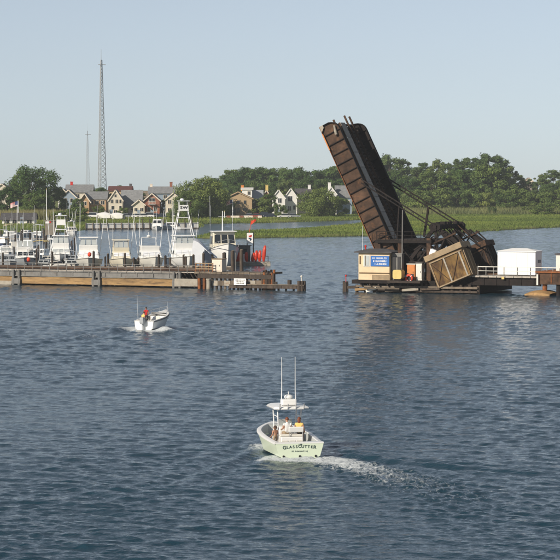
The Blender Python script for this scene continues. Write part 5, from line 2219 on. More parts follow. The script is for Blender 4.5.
    if mast:
        mb = MB()
        mb.tube([(0, (ya + yb) / 2, zt_), (0, (ya + yb) / 2, zt_ + mast)], [.11, .06], 8)
        mb.bar((-.7, (ya + yb) / 2, zt_ + mast * .72), (.7, (ya + yb) / 2, zt_ + mast * .72), .06)
        mb.build('mast', 'whitemetal', t)
    for k in range(whips):
        sx = -1 if k % 2 else 1
        mb = MB()
        hgt = rng.uniform(4.0, 6.5)
        lean = rng.uniform(-.12, .12)
        mb.tube([(sx * wf * .47, ya + .5, zt_ - .5), (sx * wf * .47 + lean, ya + .4, zt_ - .5 + hgt)], [.032, .018], 5)
        mb.build('whip_aerial', 'whitemetal', t)
    if riggers:
        for sx in (-1, 1):
            mb = MB()
            mb.tube([(sx * wc * .5, y0 + 1.2, zd + .6), (sx * (wc * .5 + .9), y0 + .4, zd + 8.0)], [.05, .025], 6)
            mb.build('outrigger', 'whitemetal', t)
    if railing:
        prev = None
        for sx in (-1, 1):
            side = 0 if sx < 0 else -1
            pts = []
            for s in secs[8:]:
                p = Vector(s[side])
                pts.append(p + Vector((-sx * .1, 0, .65)))
            mb = MB()
            mb.tube(pts, .028, 5)
            r_ = mb.build('bow_rail', 'chrome', t)
            for p in pts[::2]:
                mb = MB()
                mb.tube([p, p - Vector((0, 0, .65))], .022, 5)
                mb.build('stanchion', 'chrome', r_)
    if tower:
        zb_ = zd + .3
        zt2 = tower
        ym = (ya + yb) / 2
        tw = MB()
        legs = []
        for sx in (-1, 1):
            for yy, yt in ((y0 + .3, ym - .5), (y1 - .4, ym + .6)):
                mb = MB()
                mb.tube([(sx * B_ * .45, yy, zb_), (sx * .72, yt, zt2 - 1.3)], .065, 7)
                mb.build('tower_leg', 'whitemetal', t)
                legs.append((sx, yy, yt))
        for f in (.35, .62, .85):
            w_ = lerp(B_ * .45, .72, f)
            z_ = lerp(zb_, zt2 - 1.3, f)
            a_, b_ = lerp(y0 + .3, ym - .5, f), lerp(y1 - .4, ym + .6, f)
            mb = MB()
            mb.tube([(-w_, a_, z_), (w_, a_, z_), (w_, b_, z_), (-w_, b_, z_), (-w_, a_, z_)], .05, 6)
            mb.build('tower_ring', 'whitemetal', t)
        mb = MB()
        mb.box((0, ym, zt2 - 1.25), (1.7, 1.5, .12))
        mb.build('tower_platform', 'white', t)
        mb = MB()
        frustum(mb, ym + .55, ym + .75, 1.6, 1.5, zt2 - 1.2, zt2 - .35, ym + .6, ym + .7)
        bk = mb.build('tower_buckler', 'white', t)
        # dark initials on the front of the tower buckler, too small to read in full
        if tower_text:
            text_mesh('SW', .62, 'black', 'lettering', bk, Matrix.Translation((0, ym + .775, zt2 - .78)) @ Matrix.Rotation(PI, 4, 'Z') @ Matrix.Rotation(PI / 2, 4, 'X'), 1.3, 1.1, bold=True)
        for sx in (-1, 1):
            for yy in (ym - .6, ym + .6):
                mb = MB()
                mb.tube([(sx * .72, yy, zt2 - 1.2), (sx * .66, yy, zt2 + .25)], .035, 6)
                mb.build('tower_post', 'whitemetal', t)
        mb = MB()
        mb.box((0, ym, zt2 + .32), (1.9, 1.7, .1))
        mb.ball((.2, ym, zt2 + .55), (.34, .34, .2), 10, 6)
        mb.build('tower_top', 'canvaswhite', t)
    return t


YB = 424
cruiser('motor_cruiser', 'white flybridge cruiser with a sloping white front and grey hull, fourth from the bridge trestle tower boat', 88.5, YB, PI + R(4), 12.5, 4.6, 1.1, 1.75, 'offwhite', 'white', (.3, .62), 1.7, True, .75, True, 'canvaswhite', True, 'white', 'canvaswhite', 3, 4, riggers=True)['label'] = 'white flybridge cruiser with an orange float on its bow, left of the cream cruiser'
cruiser('motor_cruiser', 'cream flybridge cruiser with three upper windows, left of the blue-white cruiser', 121, YB, PI + R(7), 11, 4.0, 1.1, 1.7, 'creamhull', 'creamhull', (.3, .62), 1.45, True, .6, True, 'canvastan', True, 'creamhull', 'canvaswhite', 3, 3, riggers=True)
cruiser('motor_cruiser', 'white open-flybridge cruiser with a radar arch, between the cream cruiser and the tower boat', 150, YB, PI + R(12), 12, 4.5, 1.15, 1.9, 'offwhite', 'white', (.3, .60), 1.5, True, .75, False, 'canvaswhite', False, 'white', 'canvaswhite', 3, 3, arch=True, riggers=True)
sf = cruiser('sport_fisher', 'large white sport fishing boat with a tall four-legged lookout tower', 184, YB + 1, PI + R(10), 14, 5.0, 1.3, 2.0, 'white', 'white', (.3, .62), 1.7, True, .8, True, 'canvaswhite', True, 'white', 'canvaswhite', 3, 3, tower=topz(203, YB), riggers=True, tower_text=True)
cruiser('sport_fisher', 'white sport fishing boat with a lookout tower, in the left half of the marina', 61, YB + 20, PI + R(3), 12, 4.3, 1.1, 1.8, 'white', 'white', (.3, .62), 1.5, True, .75, True, 'canvaswhite', True, 'white', 'glasslight', 3, 3, tower=topz(217.5, YB + 20), riggers=True)
cruiser('motor_cruiser', 'flybridge boat with a dark windscreen band and a red float, near the left edge', 25, YB + 6, PI + R(9), 11, 4.0, 1.0, 1.6, 'greyhull', 'white', (.3, .62), 1.5, True, .6, True, 'whitemetal', False, 'white', 'glass', 3, 3)
cruiser('motor_boat', 'small grey-blue boat with dark cabin openings at the far left edge', 7.5, YB - 4, PI + R(12), 8, 3.0, .9, 1.3, 'greyhull', 'greyhull', (.2, .6), 1.2, False, encl=False, glass='glass', panes=2, bimini='canvaswhite')
# work boat with pilot house
x = D(222, 250, YB + 6).x
wb = cruiser('pilot_boat', 'white pilot-house boat with three dark windows and a mast, right of the tower boat', 222, YB + 6, PI + R(12), 12, 5.2, 1.8, 3.9, 'white', 'creamhull', (.42, .66), 3.6, False, encl=False, panes=3, whips=4, mast=3.4, glass='glass', pw=4.0)
mb = MB()
mb.box((0, .6, 5.72), (4.1, 3.6, .16))
mb.build('cabin_roof', 'white', wb, bevel=.05)
# navy canopy on the pilot boat's bow side and grey-white cover on the tower boat
cv = thing('dock_awning', 'navy peaked awning between the pilot boat and the trestle end', 'awning', (D(219, 262, 404).x, 404, 0))
o_ = None
mb = MB()
mb.loft([[(-2.5, -1, 3.05), (0, -1, 3.65), (2.7, -1, 3.05)], [(-2.5, 1.5, 3.05), (0, 1.5, 3.6), (2.7, 1.5, 3.05)]])
o_ = mb.build('canopy', 'canvasnavy', cv)
o_.modifiers.new('s', 'SOLIDIFY').thickness = .06
for sx in (-2.4, 2.6):
    for yy in (-.9, 1.4):
        mb = MB()
        mb.tube([(sx, yy, -1), (sx, yy, 3.05)], .06, 6)
        mb.build('post', 'steelgrey', cv)
cv = thing('boat_cover', 'grey-white canvas boat cover sloping right beside the tower boat', 'boat cover', (D(203, 262, 412).x, 412, 0))
mb = MB()
rows_ = []
for q in range(7):
    f = q / 6
    yy_ = -1.7 + 4.2 * f
    bul = .35 * math.sin(PI * f)
    wob = .07 * math.sin(q * 2.4)
    rows_.append([(-1.6, yy_, 1.0), (-1.65 + wob, yy_, 3.4), (-1.45, yy_, 4.7 + bul), (-.7, yy_, 4.4 + bul + wob), (.3, yy_, 3.5 + bul - wob), (1.2, yy_, 2.6 + bul * .8 + wob), (2.2, yy_, 1.85 + bul * .5), (2.25, yy_, 1.55)])
mb.loft(rows_)
n8 = 8
mb.add([rows_[0][k] for k in range(8)] + [(.1, -1.7, 1.55), (.0, -1.7, 1.0)], [(0, 1, 2, 3, 4, 8, 9), (4, 5, 8)])
mb.build('canvas', 'canvaswhite', cv, True)
mb = MB()
mb.add([(.3, -1.72, 3.3), (1.2, -1.72, 2.55), (2.2, -1.72, 1.8), (2.1, -1.72, 1.5), (.1, -1.72, 1.5), (.3, -1.66, 3.3), (1.2, -1.66, 2.55), (2.2, -1.66, 1.8), (2.1, -1.66, 1.5), (.1, -1.66, 1.5)], [(0, 1, 2, 3, 4), (9, 8, 7, 6, 5), (0, 5, 6, 1), (1, 6, 7, 2), (2, 7, 8, 3), (3, 8, 9, 4), (4, 9, 5, 0)])
mb.build('navy_flap', 'canvasnavy', cv)
for sx in (-1.4, 2.0):
    for yy_ in (-1.5, 2.3):
        mb = MB()
        mb.tube([(sx, yy_, -1), (sx, yy_, 4.5 if sx < 0 else 1.7)], .06, 6)
        mb.build('post', 'chrome', cv)

# orange and red mooring floats hung on bows
for px, py, Y, lb in ((89.5, 254.5, 411.5, 'orange-red float hanging on the bow of the white cruiser left of the cream one'), (28.5, 259.5, 416, 'red float hanging at the bow of the left flybridge boat')):
    p = D(px, py, Y)
    t_ = thing('mooring_float', lb, 'float', p)
    mb = MB()
    mb.ball((0, 0, 0), (.3, .3, .38), 10, 8)
    mb.build('ball', 'orangered', t_, True)
    mb = MB()
    mb.tube([(0, 0, .36), (0, .25, 1.1)], .03, 5)
    mb.build('rope', 'offwhite', t_)

# smaller boats further back in the marina
back = [(4, 470, 'white', 'white', 7, 2.6, 'small white cabin boat at the left edge behind the front row', True), (14, 505, 'white', 'offwhite', 8, 2.8, 'white cabin boat with a yellow cover behind the left flybridge boat', True),
        (31, 520, 'offwhite', 'white', 8, 2.9, 'off-white cabin boat in the second row near the left edge', True), (40, 455, 'white', 'white', 8.5, 3.0, 'white boat with a tan top between left flybridge and tower boats', True),
        (48, 436, 'white', 'offwhite', 7.5, 2.7, 'low off-white runabout left of the left tower boat', False), (71, 440, 'white', 'greyhull', 7, 2.6, 'low white runabout right of the left tower boat', False),
        (38, 600, 'white', 'white', 8, 2.8, 'white cabin boat at the far dock in front of the brown hut', True), (25, 640, 'white', 'white', 9, 3.0, 'long white boat moored before the marina office', False),
        (10, 600, 'greyhull', 'white', 8, 2.8, 'grey-hulled boat with white cabin at the far left dock', True), (72, 650, 'white', 'offwhite', 8, 2.8, 'small white boat moored at the far bank left of the bulkhead', True),
        (3, 545, 'bluehull', 'white', 8, 2.8, 'navy-hulled boat with a white cabin at the left edge', True), (54, 560, 'white', 'white', 8, 2.8, 'white cabin boat in the third row left of the left tower boat', True),
        (32, 428, 'white', 'liner', 6.5, 2.5, 'open white skiff close behind the trestle, right of the left flybridge boat', False), (44, 416, 'offwhite', 'liner', 6.5, 2.5, 'open off-white skiff close behind the trestle, left of the tower boat', False),
        (57, 410, 'white', 'offwhite', 6.5, 2.4, 'open white skiff just behind the trestle below the left tower boat', False), (71, 414, 'offwhite', 'liner', 6.0, 2.4, 'open grey-white skiff between the left tower boat and the cruiser with the orange float', False)]
for i, (px, Y, hm, cm, l_, b_, lb, cabd) in enumerate(back):
    if cabd:
        cruiser('cabin_boat', lb, px, Y, rng.choice([PI, 0, PI]) + rng.uniform(-.4, .4), l_, b_, .8, 1.25, hm, cm, (.25, .6), 1.25, False, encl=False, panes=3, glass='glass' if i % 2 else 'glasslight', whips=2, bimini=('canvastan', None, 'canvaswhite', 'yellow')[i % 4], arch=(i % 4 == 1), group='small boats in the marina')
    else:
        cruiser('runabout', lb, px, Y, PI + rng.uniform(-.5, .5), l_, b_, .7, 1.0, hm, cm, (.35, .52), .75, False, encl=False, panes=2, whips=1, railing=False, bimini='canvaswhite' if i % 3 == 0 else None, group='small boats in the marina')
cruiser('house_boat', 'boxy white boat moored in front of the far bulkhead', 157.5, 712, PI, 7, 3.4, .9, 1.2, 'white', 'white', (.1, .75), 2.0, False, encl=False, panes=2, whips=1, railing=False)
cruiser('cabin_boat', 'white cabin boat on the far bank among the bulkhead piles right of the boxy boat', 168, 716, PI / 2, 7, 2.6, .9, 1.2, 'white', 'white', (.2, .6), 1.1, False, encl=False, panes=2, whips=2, railing=False)
for px, py, Y, l_, lb in ((104, 214, 850, 5.2, 'white shrink-wrapped boat standing on the bank left of the tall cream gable'), (117, 215, 845, 4.6, 'smaller white-wrapped boat standing below the tall cream gable')):
    x = D(px, 210, Y).x
    t_ = thing('wrapped_boat', lb, 'boat', (x, Y, land_z(x, Y)[0]), R(75))
    secs = hull_sections(l_, 3.0, 1.3, 1.8)
    secs = [[(a, b - l_ / 2, c * .8 + .35) for a, b, c in s] for s in secs]
    mb = MB()
    mb.loft(secs)
    mb.add(secs[0], [tuple(range(len(secs[0])))])
    mb.build('hull', 'white', t_, True)
    mb = MB()
    mb.loft([[s[0], (0, s[0][1], s[0][2] + .7 * math.sin(PI * min(1, .12 + i / len(secs))) + .1), s[-1]] for i, s in enumerate(secs)])
    mb.build('shrink_wrap', 'white', t_)
    for sx in (-1, 1):
        for yy in (-2.5, 1.8):
            mb = MB()
            mb.bar((sx * 1.3, yy, 0), (sx * .9, yy, 1.4), .12)
            mb.build('stand', 'rust', t_)

# marina docks
dk = thing('marina_dock', 'grey plank dock along the front row of the marina boats', 'dock', (0, 0, 0))
x0, x1 = D(-20, 260, 406).x, D(232, 260, 406).x
nd = 60
for k in range(nd):
    mb = MB()
    mb.box((x0 + (x1 - x0) * (k + .5) / nd, 404.5, .75), ((x1 - x0) / nd - .04, 2.2, .12))
    mb.build('plank', 'walkplank', dk)
for k in range(16):
    mb = MB()
    xx = x0 + (x1 - x0) * (k + .5) / 16
    mb.box((xx, 403.3, .5), ((x1 - x0) / 16 - .05, .15, .4))
    mb.build('edge_board', 'pilelight', dk)
dk2 = thing('marina_dock', 'grey dock across the left marina behind the second row', 'dock', (0, 0, 0))
x0, x1 = D(-20, 240, 575).x, D(66, 240, 575).x
for k in range(24):
    mb = MB()
    mb.box((x0 + (x1 - x0) * (k + .5) / 24, 575, .9), ((x1 - x0) / 24 - .05, 2.0, .14))
    mb.build('plank', 'walkplank', dk2)
for k in range(13):
    mb = MB()
    xx = x0 + (x1 - x0) * k / 12
    mb.tube([(xx, 574, -2), (xx, 574, 2.6 + rng.uniform(-.4, .6))], .16, 6)
    mb.build('pile', 'pile', dk2)
# brown hut on the far dock
t_ = thing('dock_hut', 'brown shingled hut with a white and red board on the left marina dock', 'hut', (D(50.5, 230, 560).x, 560, 0))
mb = MB()
mb.box((0, 0, 3.6), (2.1, 2.4, 3.0))
mb.build('wall', 'hutgrey', t_)
mb = MB()
mb.box((0, 0, 5.2), (2.4, 2.7, .2))
mb.build('roof', 'hutgrey', t_)
for sx in (-.9, .9):
    for sy in (-1, 1):
        mb = MB()
        mb.bar((sx, sy, -1), (sx, sy, 2.1), .22)
        mb.build('stilt', 'pile', t_)
mb = MB()
mb.box((-.55, -1.24, 4.9), (.8, .06, .6))
b_ = mb.build('board', 'whitepaint', t_)
mb = MB()
mb.box((.05, -1.25, 4.95), (.35, .06, .5))
mb.build('red_patch', 'red', t_)

# mooring piles in front of and between the boats
piles = [(3, 253, 402), (14, 247, 440), (37, 249, 409), (38.5, 246, 430), (46, 236, 470), (52, 252, 409), (72, 241, 455), (74.5, 238, 470), (93.5, 251.5, 401), (105.5, 257, 402), (108, 254, 409), (125, 253.5, 402), (134, 258, 410),
         (138.5, 258, 404), (158.5, 255, 402), (165.5, 256, 402), (170, 258, 410), (184, 255, 401), (185.8, 257, 406), (193.5, 255, 401), (203.5, 253.5, 401), (224.5, 253, 399), (233, 251, 399), (241.5, 250, 399), (212, 255, 404), (30, 232, 520), (21, 231, 560), (56, 233, 540), (8, 238, 500), (43, 228, 600), (66, 232, 590)]
ORD = 'first second third fourth fifth sixth seventh eighth ninth tenth eleventh twelfth thirteenth fourteenth fifteenth sixteenth seventeenth eighteenth nineteenth twentieth'.split()
ORD += ['twenty-' + q for q in ORD[:9]] + ['thirtieth', 'thirty-first']
for i, (px, py, Y) in enumerate(piles):
    p = D(px, py, Y)
    k_ = sorted(q[0] for q in piles).index(px)
    t_ = thing('mooring_pile', 'dark mooring pile, %s from the left among the marina piles' % ORD[k_], 'pile', (p.x, Y, 0), 0, 'mooring piles among the marina boats')
    mb = MB()
    r_ = rng.uniform(.15, .2) if px < 220 else .3
    mb.tube([(0, 0, -2.5), (rng.uniform(-.08, .08), 0, p.z)], [r_ * 1.05, r_], 9)
    mb.build('post', 'pile', t_)
    mb = MB()
    mb.tube([(0, 0, p.z), (0, 0, p.z + .12)], [r_ * .95, r_ * .4], 9)
    mb.build('cap', 'pilelight' if i % 3 else 'black', t_)

# ------------------------------------------------------------------ fuel dock with red kayaks
FY = 432
fd = thing('fuel_dock', 'floating fuel dock with a white signboard and pump hut beyond the trestle end', 'dock', (D(250, 262, FY).x, FY, 0))
sF = px_per_m(FY)
for k in range(12):
    mb = MB()
    mb.box((-2.6 + k * .52, 0, .55), (.48, 3.4, .14))
    mb.build('plank', 'walkplank', fd)
mb = MB()
mb.box((.25, 0, .2), (6.3, 3.2, .55))
mb.build('float', 'concrete', fd)
mb = MB()
mb.box((-1.1, .8, 1.9), (2.3, 1.4, 2.6))
mb.build('pump_hut', 'steelgrey', fd)
mb = MB()
mb.box((-1.1, .8, 3.27), (2.7, 1.8, .14))
mb.build('hut_roof', 'steelgrey', fd)
mb = MB()
mb.box((-1.1, .07, 2.3), (1.2, .06, .9))
mb.build('hut_window', 'glass', fd)
mb = MB()
mb.box((-.9, -.5, 1.1), (.6, .5, 1.6))
mb.build('fuel_pump', 'whitepaint', fd, bevel=.05)
z_ = topz(233, FY)
zb_ = topz(243.5, FY)
for sx in (-.48, .55):
    mb = MB()
    mb.bar((sx, .55, .5), (sx, .55, z_ + .1), .16)
    mb.build('sign_post', 'black', fd)
mb = MB()
mb.box((0, .4, (z_ + zb_) / 2), (1.05, .12, z_ - zb_))
sg_ = mb.build('signboard', 'whitepaint', fd, bevel=.03)
mb = MB()
mb.prism([(-.32, zb_ + 1.25), (-.1, zb_ + 1.32), (.28, zb_ + 1.42), (.32, zb_ + 1.22), (.1, zb_ + 1.0), (-.1, zb_ + 1.05)], .32, .34)
mb.build('red_emblem', 'red', sg_)
mb = MB()
mb.prism([(-.22, zb_ + .98), (.1, zb_ + .92), (.3, zb_ + .75), (.15, zb_ + .5), (-.05, zb_ + .42), (-.02, zb_ + .68), (-.25, zb_ + .8)], .32, .34)
mb.build('blue_emblem', 'bluehull', sg_)
mb = MB()
mb.tube([(-.1, .5, z_ + .1), (.25, .5, z_ + 2.2)], .035, 5)
mb.loft([[(.1, .5, z_ + 1.3), (.15, .5, z_ + 1.9)], [(.7, .45, z_ + 1.75), (.75, .45, z_ + 2.25)], [(1.0, .55, z_ + 2.0), (1.0, .55, z_ + 2.3)]])
o_ = mb.build('pennant', 'orangered', fd)
mb = MB()
mb.bar((1.0, .9, 1.5), (3.0, .9, 1.5), .1)
mb.bar((1.0, .9, .6), (1.0, .9, 1.5), .1)
mb.bar((3.0, .9, .6), (3.0, .9, 1.5), .1)
mb.build('kayak_rack', 'black', fd)
kay = [(235.5, 252, 265, -.06, 'red kayak stood on end beside the dark pile left of the pump hut'), (238.5, 252.5, 264, .1, 'second red kayak left of the pump hut, next to the dark pile'), (246.5, 252, 263, -.05, 'red kayak stood on end right against the pump hut'),
       (252, 252.5, 264, .22, 'leftmost red kayak of the row at the open end of the fuel dock'), (255.5, 250.5, 264.5, .12, 'second red kayak of the row at the open end of the fuel dock'), (259.3, 250.5, 264.5, .06, 'third red kayak of the row at the open end of the fuel dock'), (263.3, 245.5, 265, .10, 'tallest red kayak at the right end of the fuel dock')]
for px, pt_, pb_, lean, lb in kay:
    p = D(px, pb_, FY - 1.2)
    hgt = topz(pt_, FY - 1.2) - .62
    t_ = thing('red_kayak', lb, 'kayak', (p.x, FY - 1.0 + rng.uniform(-.2, .2), .62), rng.uniform(-.4, .4), 'red kayaks on the fuel dock')
    t_.rotation_euler[1] = lean
    secs = []
    for i in range(11):
        f = i / 10
        w_ = .31 * math.sin(PI * (.04 + .92 * f)) ** .4
        d_ = .17 * math.sin(PI * (.06 + .88 * f)) ** .6
        bow = .22 * (2 * f - 1) ** 4
        secs.append([(w_ * math.cos(g), d_ * math.sin(g) + bow, hgt * f) for g in [2 * PI * k / 10 for k in range(10)]])
    mb = MB()
    mb.loft(secs, close=True, cap0=True, cap1=True)
    mb.build('hull', 'redkayak', t_, True)
    mb = MB()
    mb.ball((0, .13, hgt * .5), (.19, .1, .42), 10, 6)
    mb.build('cockpit', 'black', t_)


# ------------------------------------------------------------------ people
def person(label, loc, rz, J, E, colours, hair, hairm, group=None, long_hair=False):
    """J: joint -> (pos, radius); E: list of (joint, joint, colour key); one continuous skinned body"""
    names = list(J)
    me = bpy.data.meshes.new('body_frame')
    me.from_pydata([J[n][0] for n in names], [(names.index(a), names.index(b)) for a, b, _ in E], [])
    ob = bpy.data.objects.new('body_frame', me)
    COL.objects.link(ob)
    sk = ob.modifiers.new('skin', 'SKIN')
    sk.use_smooth_shade = True
    for i, n in enumerate(names):
        r_ = J[n][1]
        me.skin_vertices[0].data[i].radius = (r_, r_) if not isinstance(r_, tuple) else r_
        me.skin_vertices[0].data[i].use_root = (n == 'pelvis')
    sb = ob.modifiers.new('sub', 'SUBSURF')
    sb.levels = sb.render_levels = 2
    bpy.context.view_layer.update()
    dg = bpy.context.evaluated_depsgraph_get()
    m2 = bpy.data.meshes.new_from_object(ob.evaluated_get(dg))
    bpy.data.objects.remove(ob)
    m2.materials.clear()
    mats = list(colours)
    for c in mats:
        m2.materials.append(M[c])
    for p in m2.polygons:
        best, bi = 1e9, 0
        for a, b, c in E:
            A, B = Vector(J[a][0]), Vector(J[b][0])
            ab = B - A
            t = max(0, min(1, (p.center - A).dot(ab) / max(1e-9, ab.length_squared)))
            d = (p.center - A - ab * t).length - .3 * (J[a][1] if not isinstance(J[a][1], tuple) else J[a][1][0])
            if d < best:
                best, bi = d, mats.index(c)
        p.material_index = bi
        p.use_smooth = True
    t = thing('person', label, 'person', loc, rz, group)
    body = bpy.data.objects.new('body', m2)
    COL.objects.link(body)
    body.parent = t
    hp = Vector(J['head'][0])
    mb = MB()
    mb.ball(tuple(hp + Vector((0, -.018, .03))), (.098, .112, .118), 14, 8, v0=0, v1=.55)
    if long_hair:
        mb.ball(tuple(hp + Vector((0, -.07, -.06))), (.09, .06, .17), 12, 8)
    mb.build('hair', hairm, t, True)
    mb = MB()
    mb.add([hp + Vector(v) for v in ((-.018, .088, -.03), (.018, .088, -.03), (0, .125, -.032), (0, .09, .02))], [(0, 1, 2), (0, 2, 3), (1, 3, 2), (0, 3, 1)])
    mb.build('nose', 'skin', t)
    for sx in (-1, 1):
        mb = MB()
        mb.ball(tuple(hp + Vector((sx * .035, .088, .008))), .014, 8, 5)
        mb.build('eye', 'black', t)
        mb = MB()
        mb.ball(tuple(hp + Vector((sx * .098, -.005, -.01))), (.016, .03, .04), 8, 5)
        mb.build('ear', 'skin', t)
    mb = MB()
    mb.box(tuple(hp + Vector((0, .092, -.062))), (.05, .012, .012))
    mb.build('mouth', 'shirtred', t)
    # hands: palm with five bent fingers
    for sd in ('l', 'r'):
        w_ = Vector(J['wrist_' + sd][0])
        e_ = Vector(J['elbow_' + sd][0])
        dr = (w_ - e_).normalized()
        sx = dr.cross(Vector((0, 0, 1))).normalized() if abs(dr.z) < .95 else Vector((1, 0, 0))
        up = sx.cross(dr).normalized()
        mb = MB()
        mb.bar(w_ - dr * .01, w_ + dr * .09, .085, .032, tuple(up))
        for k, ln in enumerate((.072, .082, .076, .058)):
            b0 = w_ + dr * .085 + sx * (-.033 + .022 * k)
            b1 = b0 + dr * ln * .55 - up * .008
            b2 = b1 + dr * ln * .3 - up * ln * .45
            mb.tube([b0, b1, b2], [.0095, .009, .0075], 6)
        q = w_ + dr * .03 - sx * .04
        mb.tube([q, q + dr * .035 - sx * .03, q + dr * .065 - sx * .03 - up * .02], [.012, .011, .008], 6)
        mb.build('hand', 'skin', t, True)
    return t


def seated(lean=0.0, arm_l=((-.22, .05, .22), (-.20, .30, .16)), arm_r=((.22, .05, .22), (.20, .30, .16))):
    J = {'pelvis': ((0, 0, .10), .135), 'waist': ((0, -.01 + lean * .2, .28), .125), 'chest': ((0, .0 + lean * .5, .47), .15), 'neckb': ((0, .0 + lean * .7, .60), .075), 'neck': ((0, .015 + lean * .8, .67), .055), 'head': ((0, .03 + lean, .78), (.085, .1)), 'crown': ((0, .025 + lean, .86), .065),
         'sh_l': ((-.185, lean * .6, .55), .07), 'sh_r': ((.185, lean * .6, .55), .07), 'elbow_l': (arm_l[0][:2] + (arm_l[0][2] + .1,), .045), 'elbow_r': (arm_r[0][:2] + (arm_r[0][2] + .1,), .045), 'wrist_l': (arm_l[1][:2] + (arm_l[1][2] + .1,), .03), 'wrist_r': (arm_r[1][:2] + (arm_r[1][2] + .1,), .03),
         'hip_l': ((-.10, .06, .08), .09), 'hip_r': ((.10, .06, .08), .09), 'knee_l': ((-.13, .46, .08), .062), 'knee_r': ((.13, .46, .08), .062), 'ank_l': ((-.13, .47, -.34), .042), 'ank_r': ((.13, .47, -.34), .042), 'toe_l': ((-.13, .63, -.39), .035), 'toe_r': ((.13, .63, -.39), .035)}
    return J


def edges(shirt, short):
    return [('pelvis', 'waist', shirt), ('waist', 'chest', shirt), ('chest', 'neckb', shirt), ('neckb', 'neck', 'skin'), ('neck', 'head', 'skin'), ('head', 'crown', 'skin'), ('chest', 'sh_l', shirt), ('chest', 'sh_r', shirt), ('sh_l', 'elbow_l', 'skin'), ('sh_r', 'elbow_r', 'skin'), ('elbow_l', 'wrist_l', 'skin'), ('elbow_r', 'wrist_r', 'skin'),
            ('pelvis', 'hip_l', short), ('pelvis', 'hip_r', short), ('hip_l', 'knee_l', short), ('hip_r', 'knee_r', short), ('knee_l', 'ank_l', 'skin'), ('knee_r', 'ank_r', 'skin'), ('ank_l', 'toe_l', 'skin'), ('ank_r', 'toe_r', 'skin')]


def standing(arm_l=((-.25, .0, 1.12), (-.24, .16, .92)), arm_r=((.25, .05, 1.12), (.20, .30, 1.05)), lean=0.0):
    return {'pelvis': ((0, 0, .95), .135), 'waist': ((0, lean * .2, 1.12), .125), 'chest': ((0, lean * .5, 1.32), .155), 'neckb': ((0, lean * .7, 1.46), .075), 'neck': ((0, .01 + lean * .8, 1.53), .055), 'head': ((0, .025 + lean, 1.64), (.085, .1)), 'crown': ((0, .02 + lean, 1.73), .065),
            'sh_l': ((-.19, lean * .6, 1.41), .07), 'sh_r': ((.19, lean * .6, 1.41), .07), 'elbow_l': (arm_l[0], .045), 'elbow_r': (arm_r[0], .045), 'wrist_l': (arm_l[1], .03), 'wrist_r': (arm_r[1], .03),
            'hip_l': ((-.10, 0, .90), .095), 'hip_r': ((.10, 0, .90), .095), 'knee_l': ((-.12, .03, .50), .062), 'knee_r': ((.12, .03, .50), .062), 'ank_l': ((-.12, -.01, .09), .042), 'ank_r': ((.12, -.01, .09), .042), 'toe_l': ((-.13, .15, .035), .035), 'toe_r': ((.13, .15, .035), .035)}


# ------------------------------------------------------------------ near boat: centre console heading away
NB_H = R(11)
stern = G(299.5, 458)
nb = thing('console_boat', 'pale green centre-console motor boat with a white hardtop and lettered transom, heading away', 'boat', (stern.x, stern.y, 0), NB_H)
NBM = Matrix.Translation((stern.x, stern.y, 0)) @ Matrix.Rotation(NB_H, 4, 'Z')
NL = 7.5
secs = []
NS = 22
for i in range(NS + 1):
    t = i / NS
    k = max(0, (t - .5) / .5)
    b = (1.30 + .12 * min(1, t / .4)) * (1 - k ** 2.6 * .93)
    sheer = .80 + .42 * t ** 1.7
    c = b * (.86 - .48 * k ** 1.4)
    cz = .10 + .35 * max(0, (t - .5) / .5) ** 2
    kz = -.35 + .75 * max(0, (t - .68) / .32) ** 2

    def yy(z):
        return NL * t * (1 - .08 * k * (1 - (z + .35) / (sheer + .35)))
    half = [(b, sheer), (b * .99, sheer - .10), (lerp(b, c, .35), lerp(sheer, cz, .4)), (lerp(b, c, .75), lerp(sheer, cz, .75)), (c, cz), (c * .5, (kz + cz) / 2 - .03), (0, kz)]
    secs.append([(-x, yy(z), z) for x, z in half] + [(x, yy(z), z) for x, z in half[-2::-1]])
mb = MB()
mb.loft(secs)
mb.build('hull', 'palegreen', nb, True)
mb = MB()
tr = secs[0]
mb.add([(x, y - .02, z) for x, y, z in tr] + [(x, y + .04, z) for x, y, z in tr], [tuple(range(len(tr)))] + [(i, i + 1, i + 1 + len(tr), i + len(tr)) for i in range(len(tr) - 1)])
trn = mb.build('transom', 'palegreen', nb)
# rounded white coaming cap
inner = .24


def cap_pts(s, t_):
    bx = s[-1][0]
    ins = min(inner, bx * .8)
    z = s[-1][2]
    return bx, ins, z


mb = MB()
for sx in (-1, 1):
    sc_ = []
    for s in secs[:-1]:
        bx, ins, z = cap_pts(s, 0)
        y = s[0][1]
        sc_.append([(sx * (bx + .035), y, z - .07), (sx * (bx + .03), y, z + .0), (sx * (bx - .03), y, z + .035), (sx * (bx - ins + .03), y, z + .035), (sx * (bx - ins), y, z)])
    mb.loft(sc_)
# stern cap
mb.box((0, .17, .805), (2.62, .40, .07))
# bow cap
bw = secs[-3:]
mb.add([(-bw[0][-1][0], bw[0][0][1], bw[0][0][2] + .033), (bw[0][-1][0], bw[0][0][1], bw[0][0][2] + .033), (bw[1][-1][0], bw[1][0][1], bw[1][0][2] + .033), (bw[2][-1][0], bw[2][0][1], bw[2][0][2] + .033), (-bw[2][-1][0], bw[2][0][1], bw[2][0][2] + .033), (-bw[1][-1][0], bw[1][0][1], bw[1][0][2] + .033)], [(0, 1, 2, 3, 4, 5)])
mb.build('gunwale', 'white', nb, True)
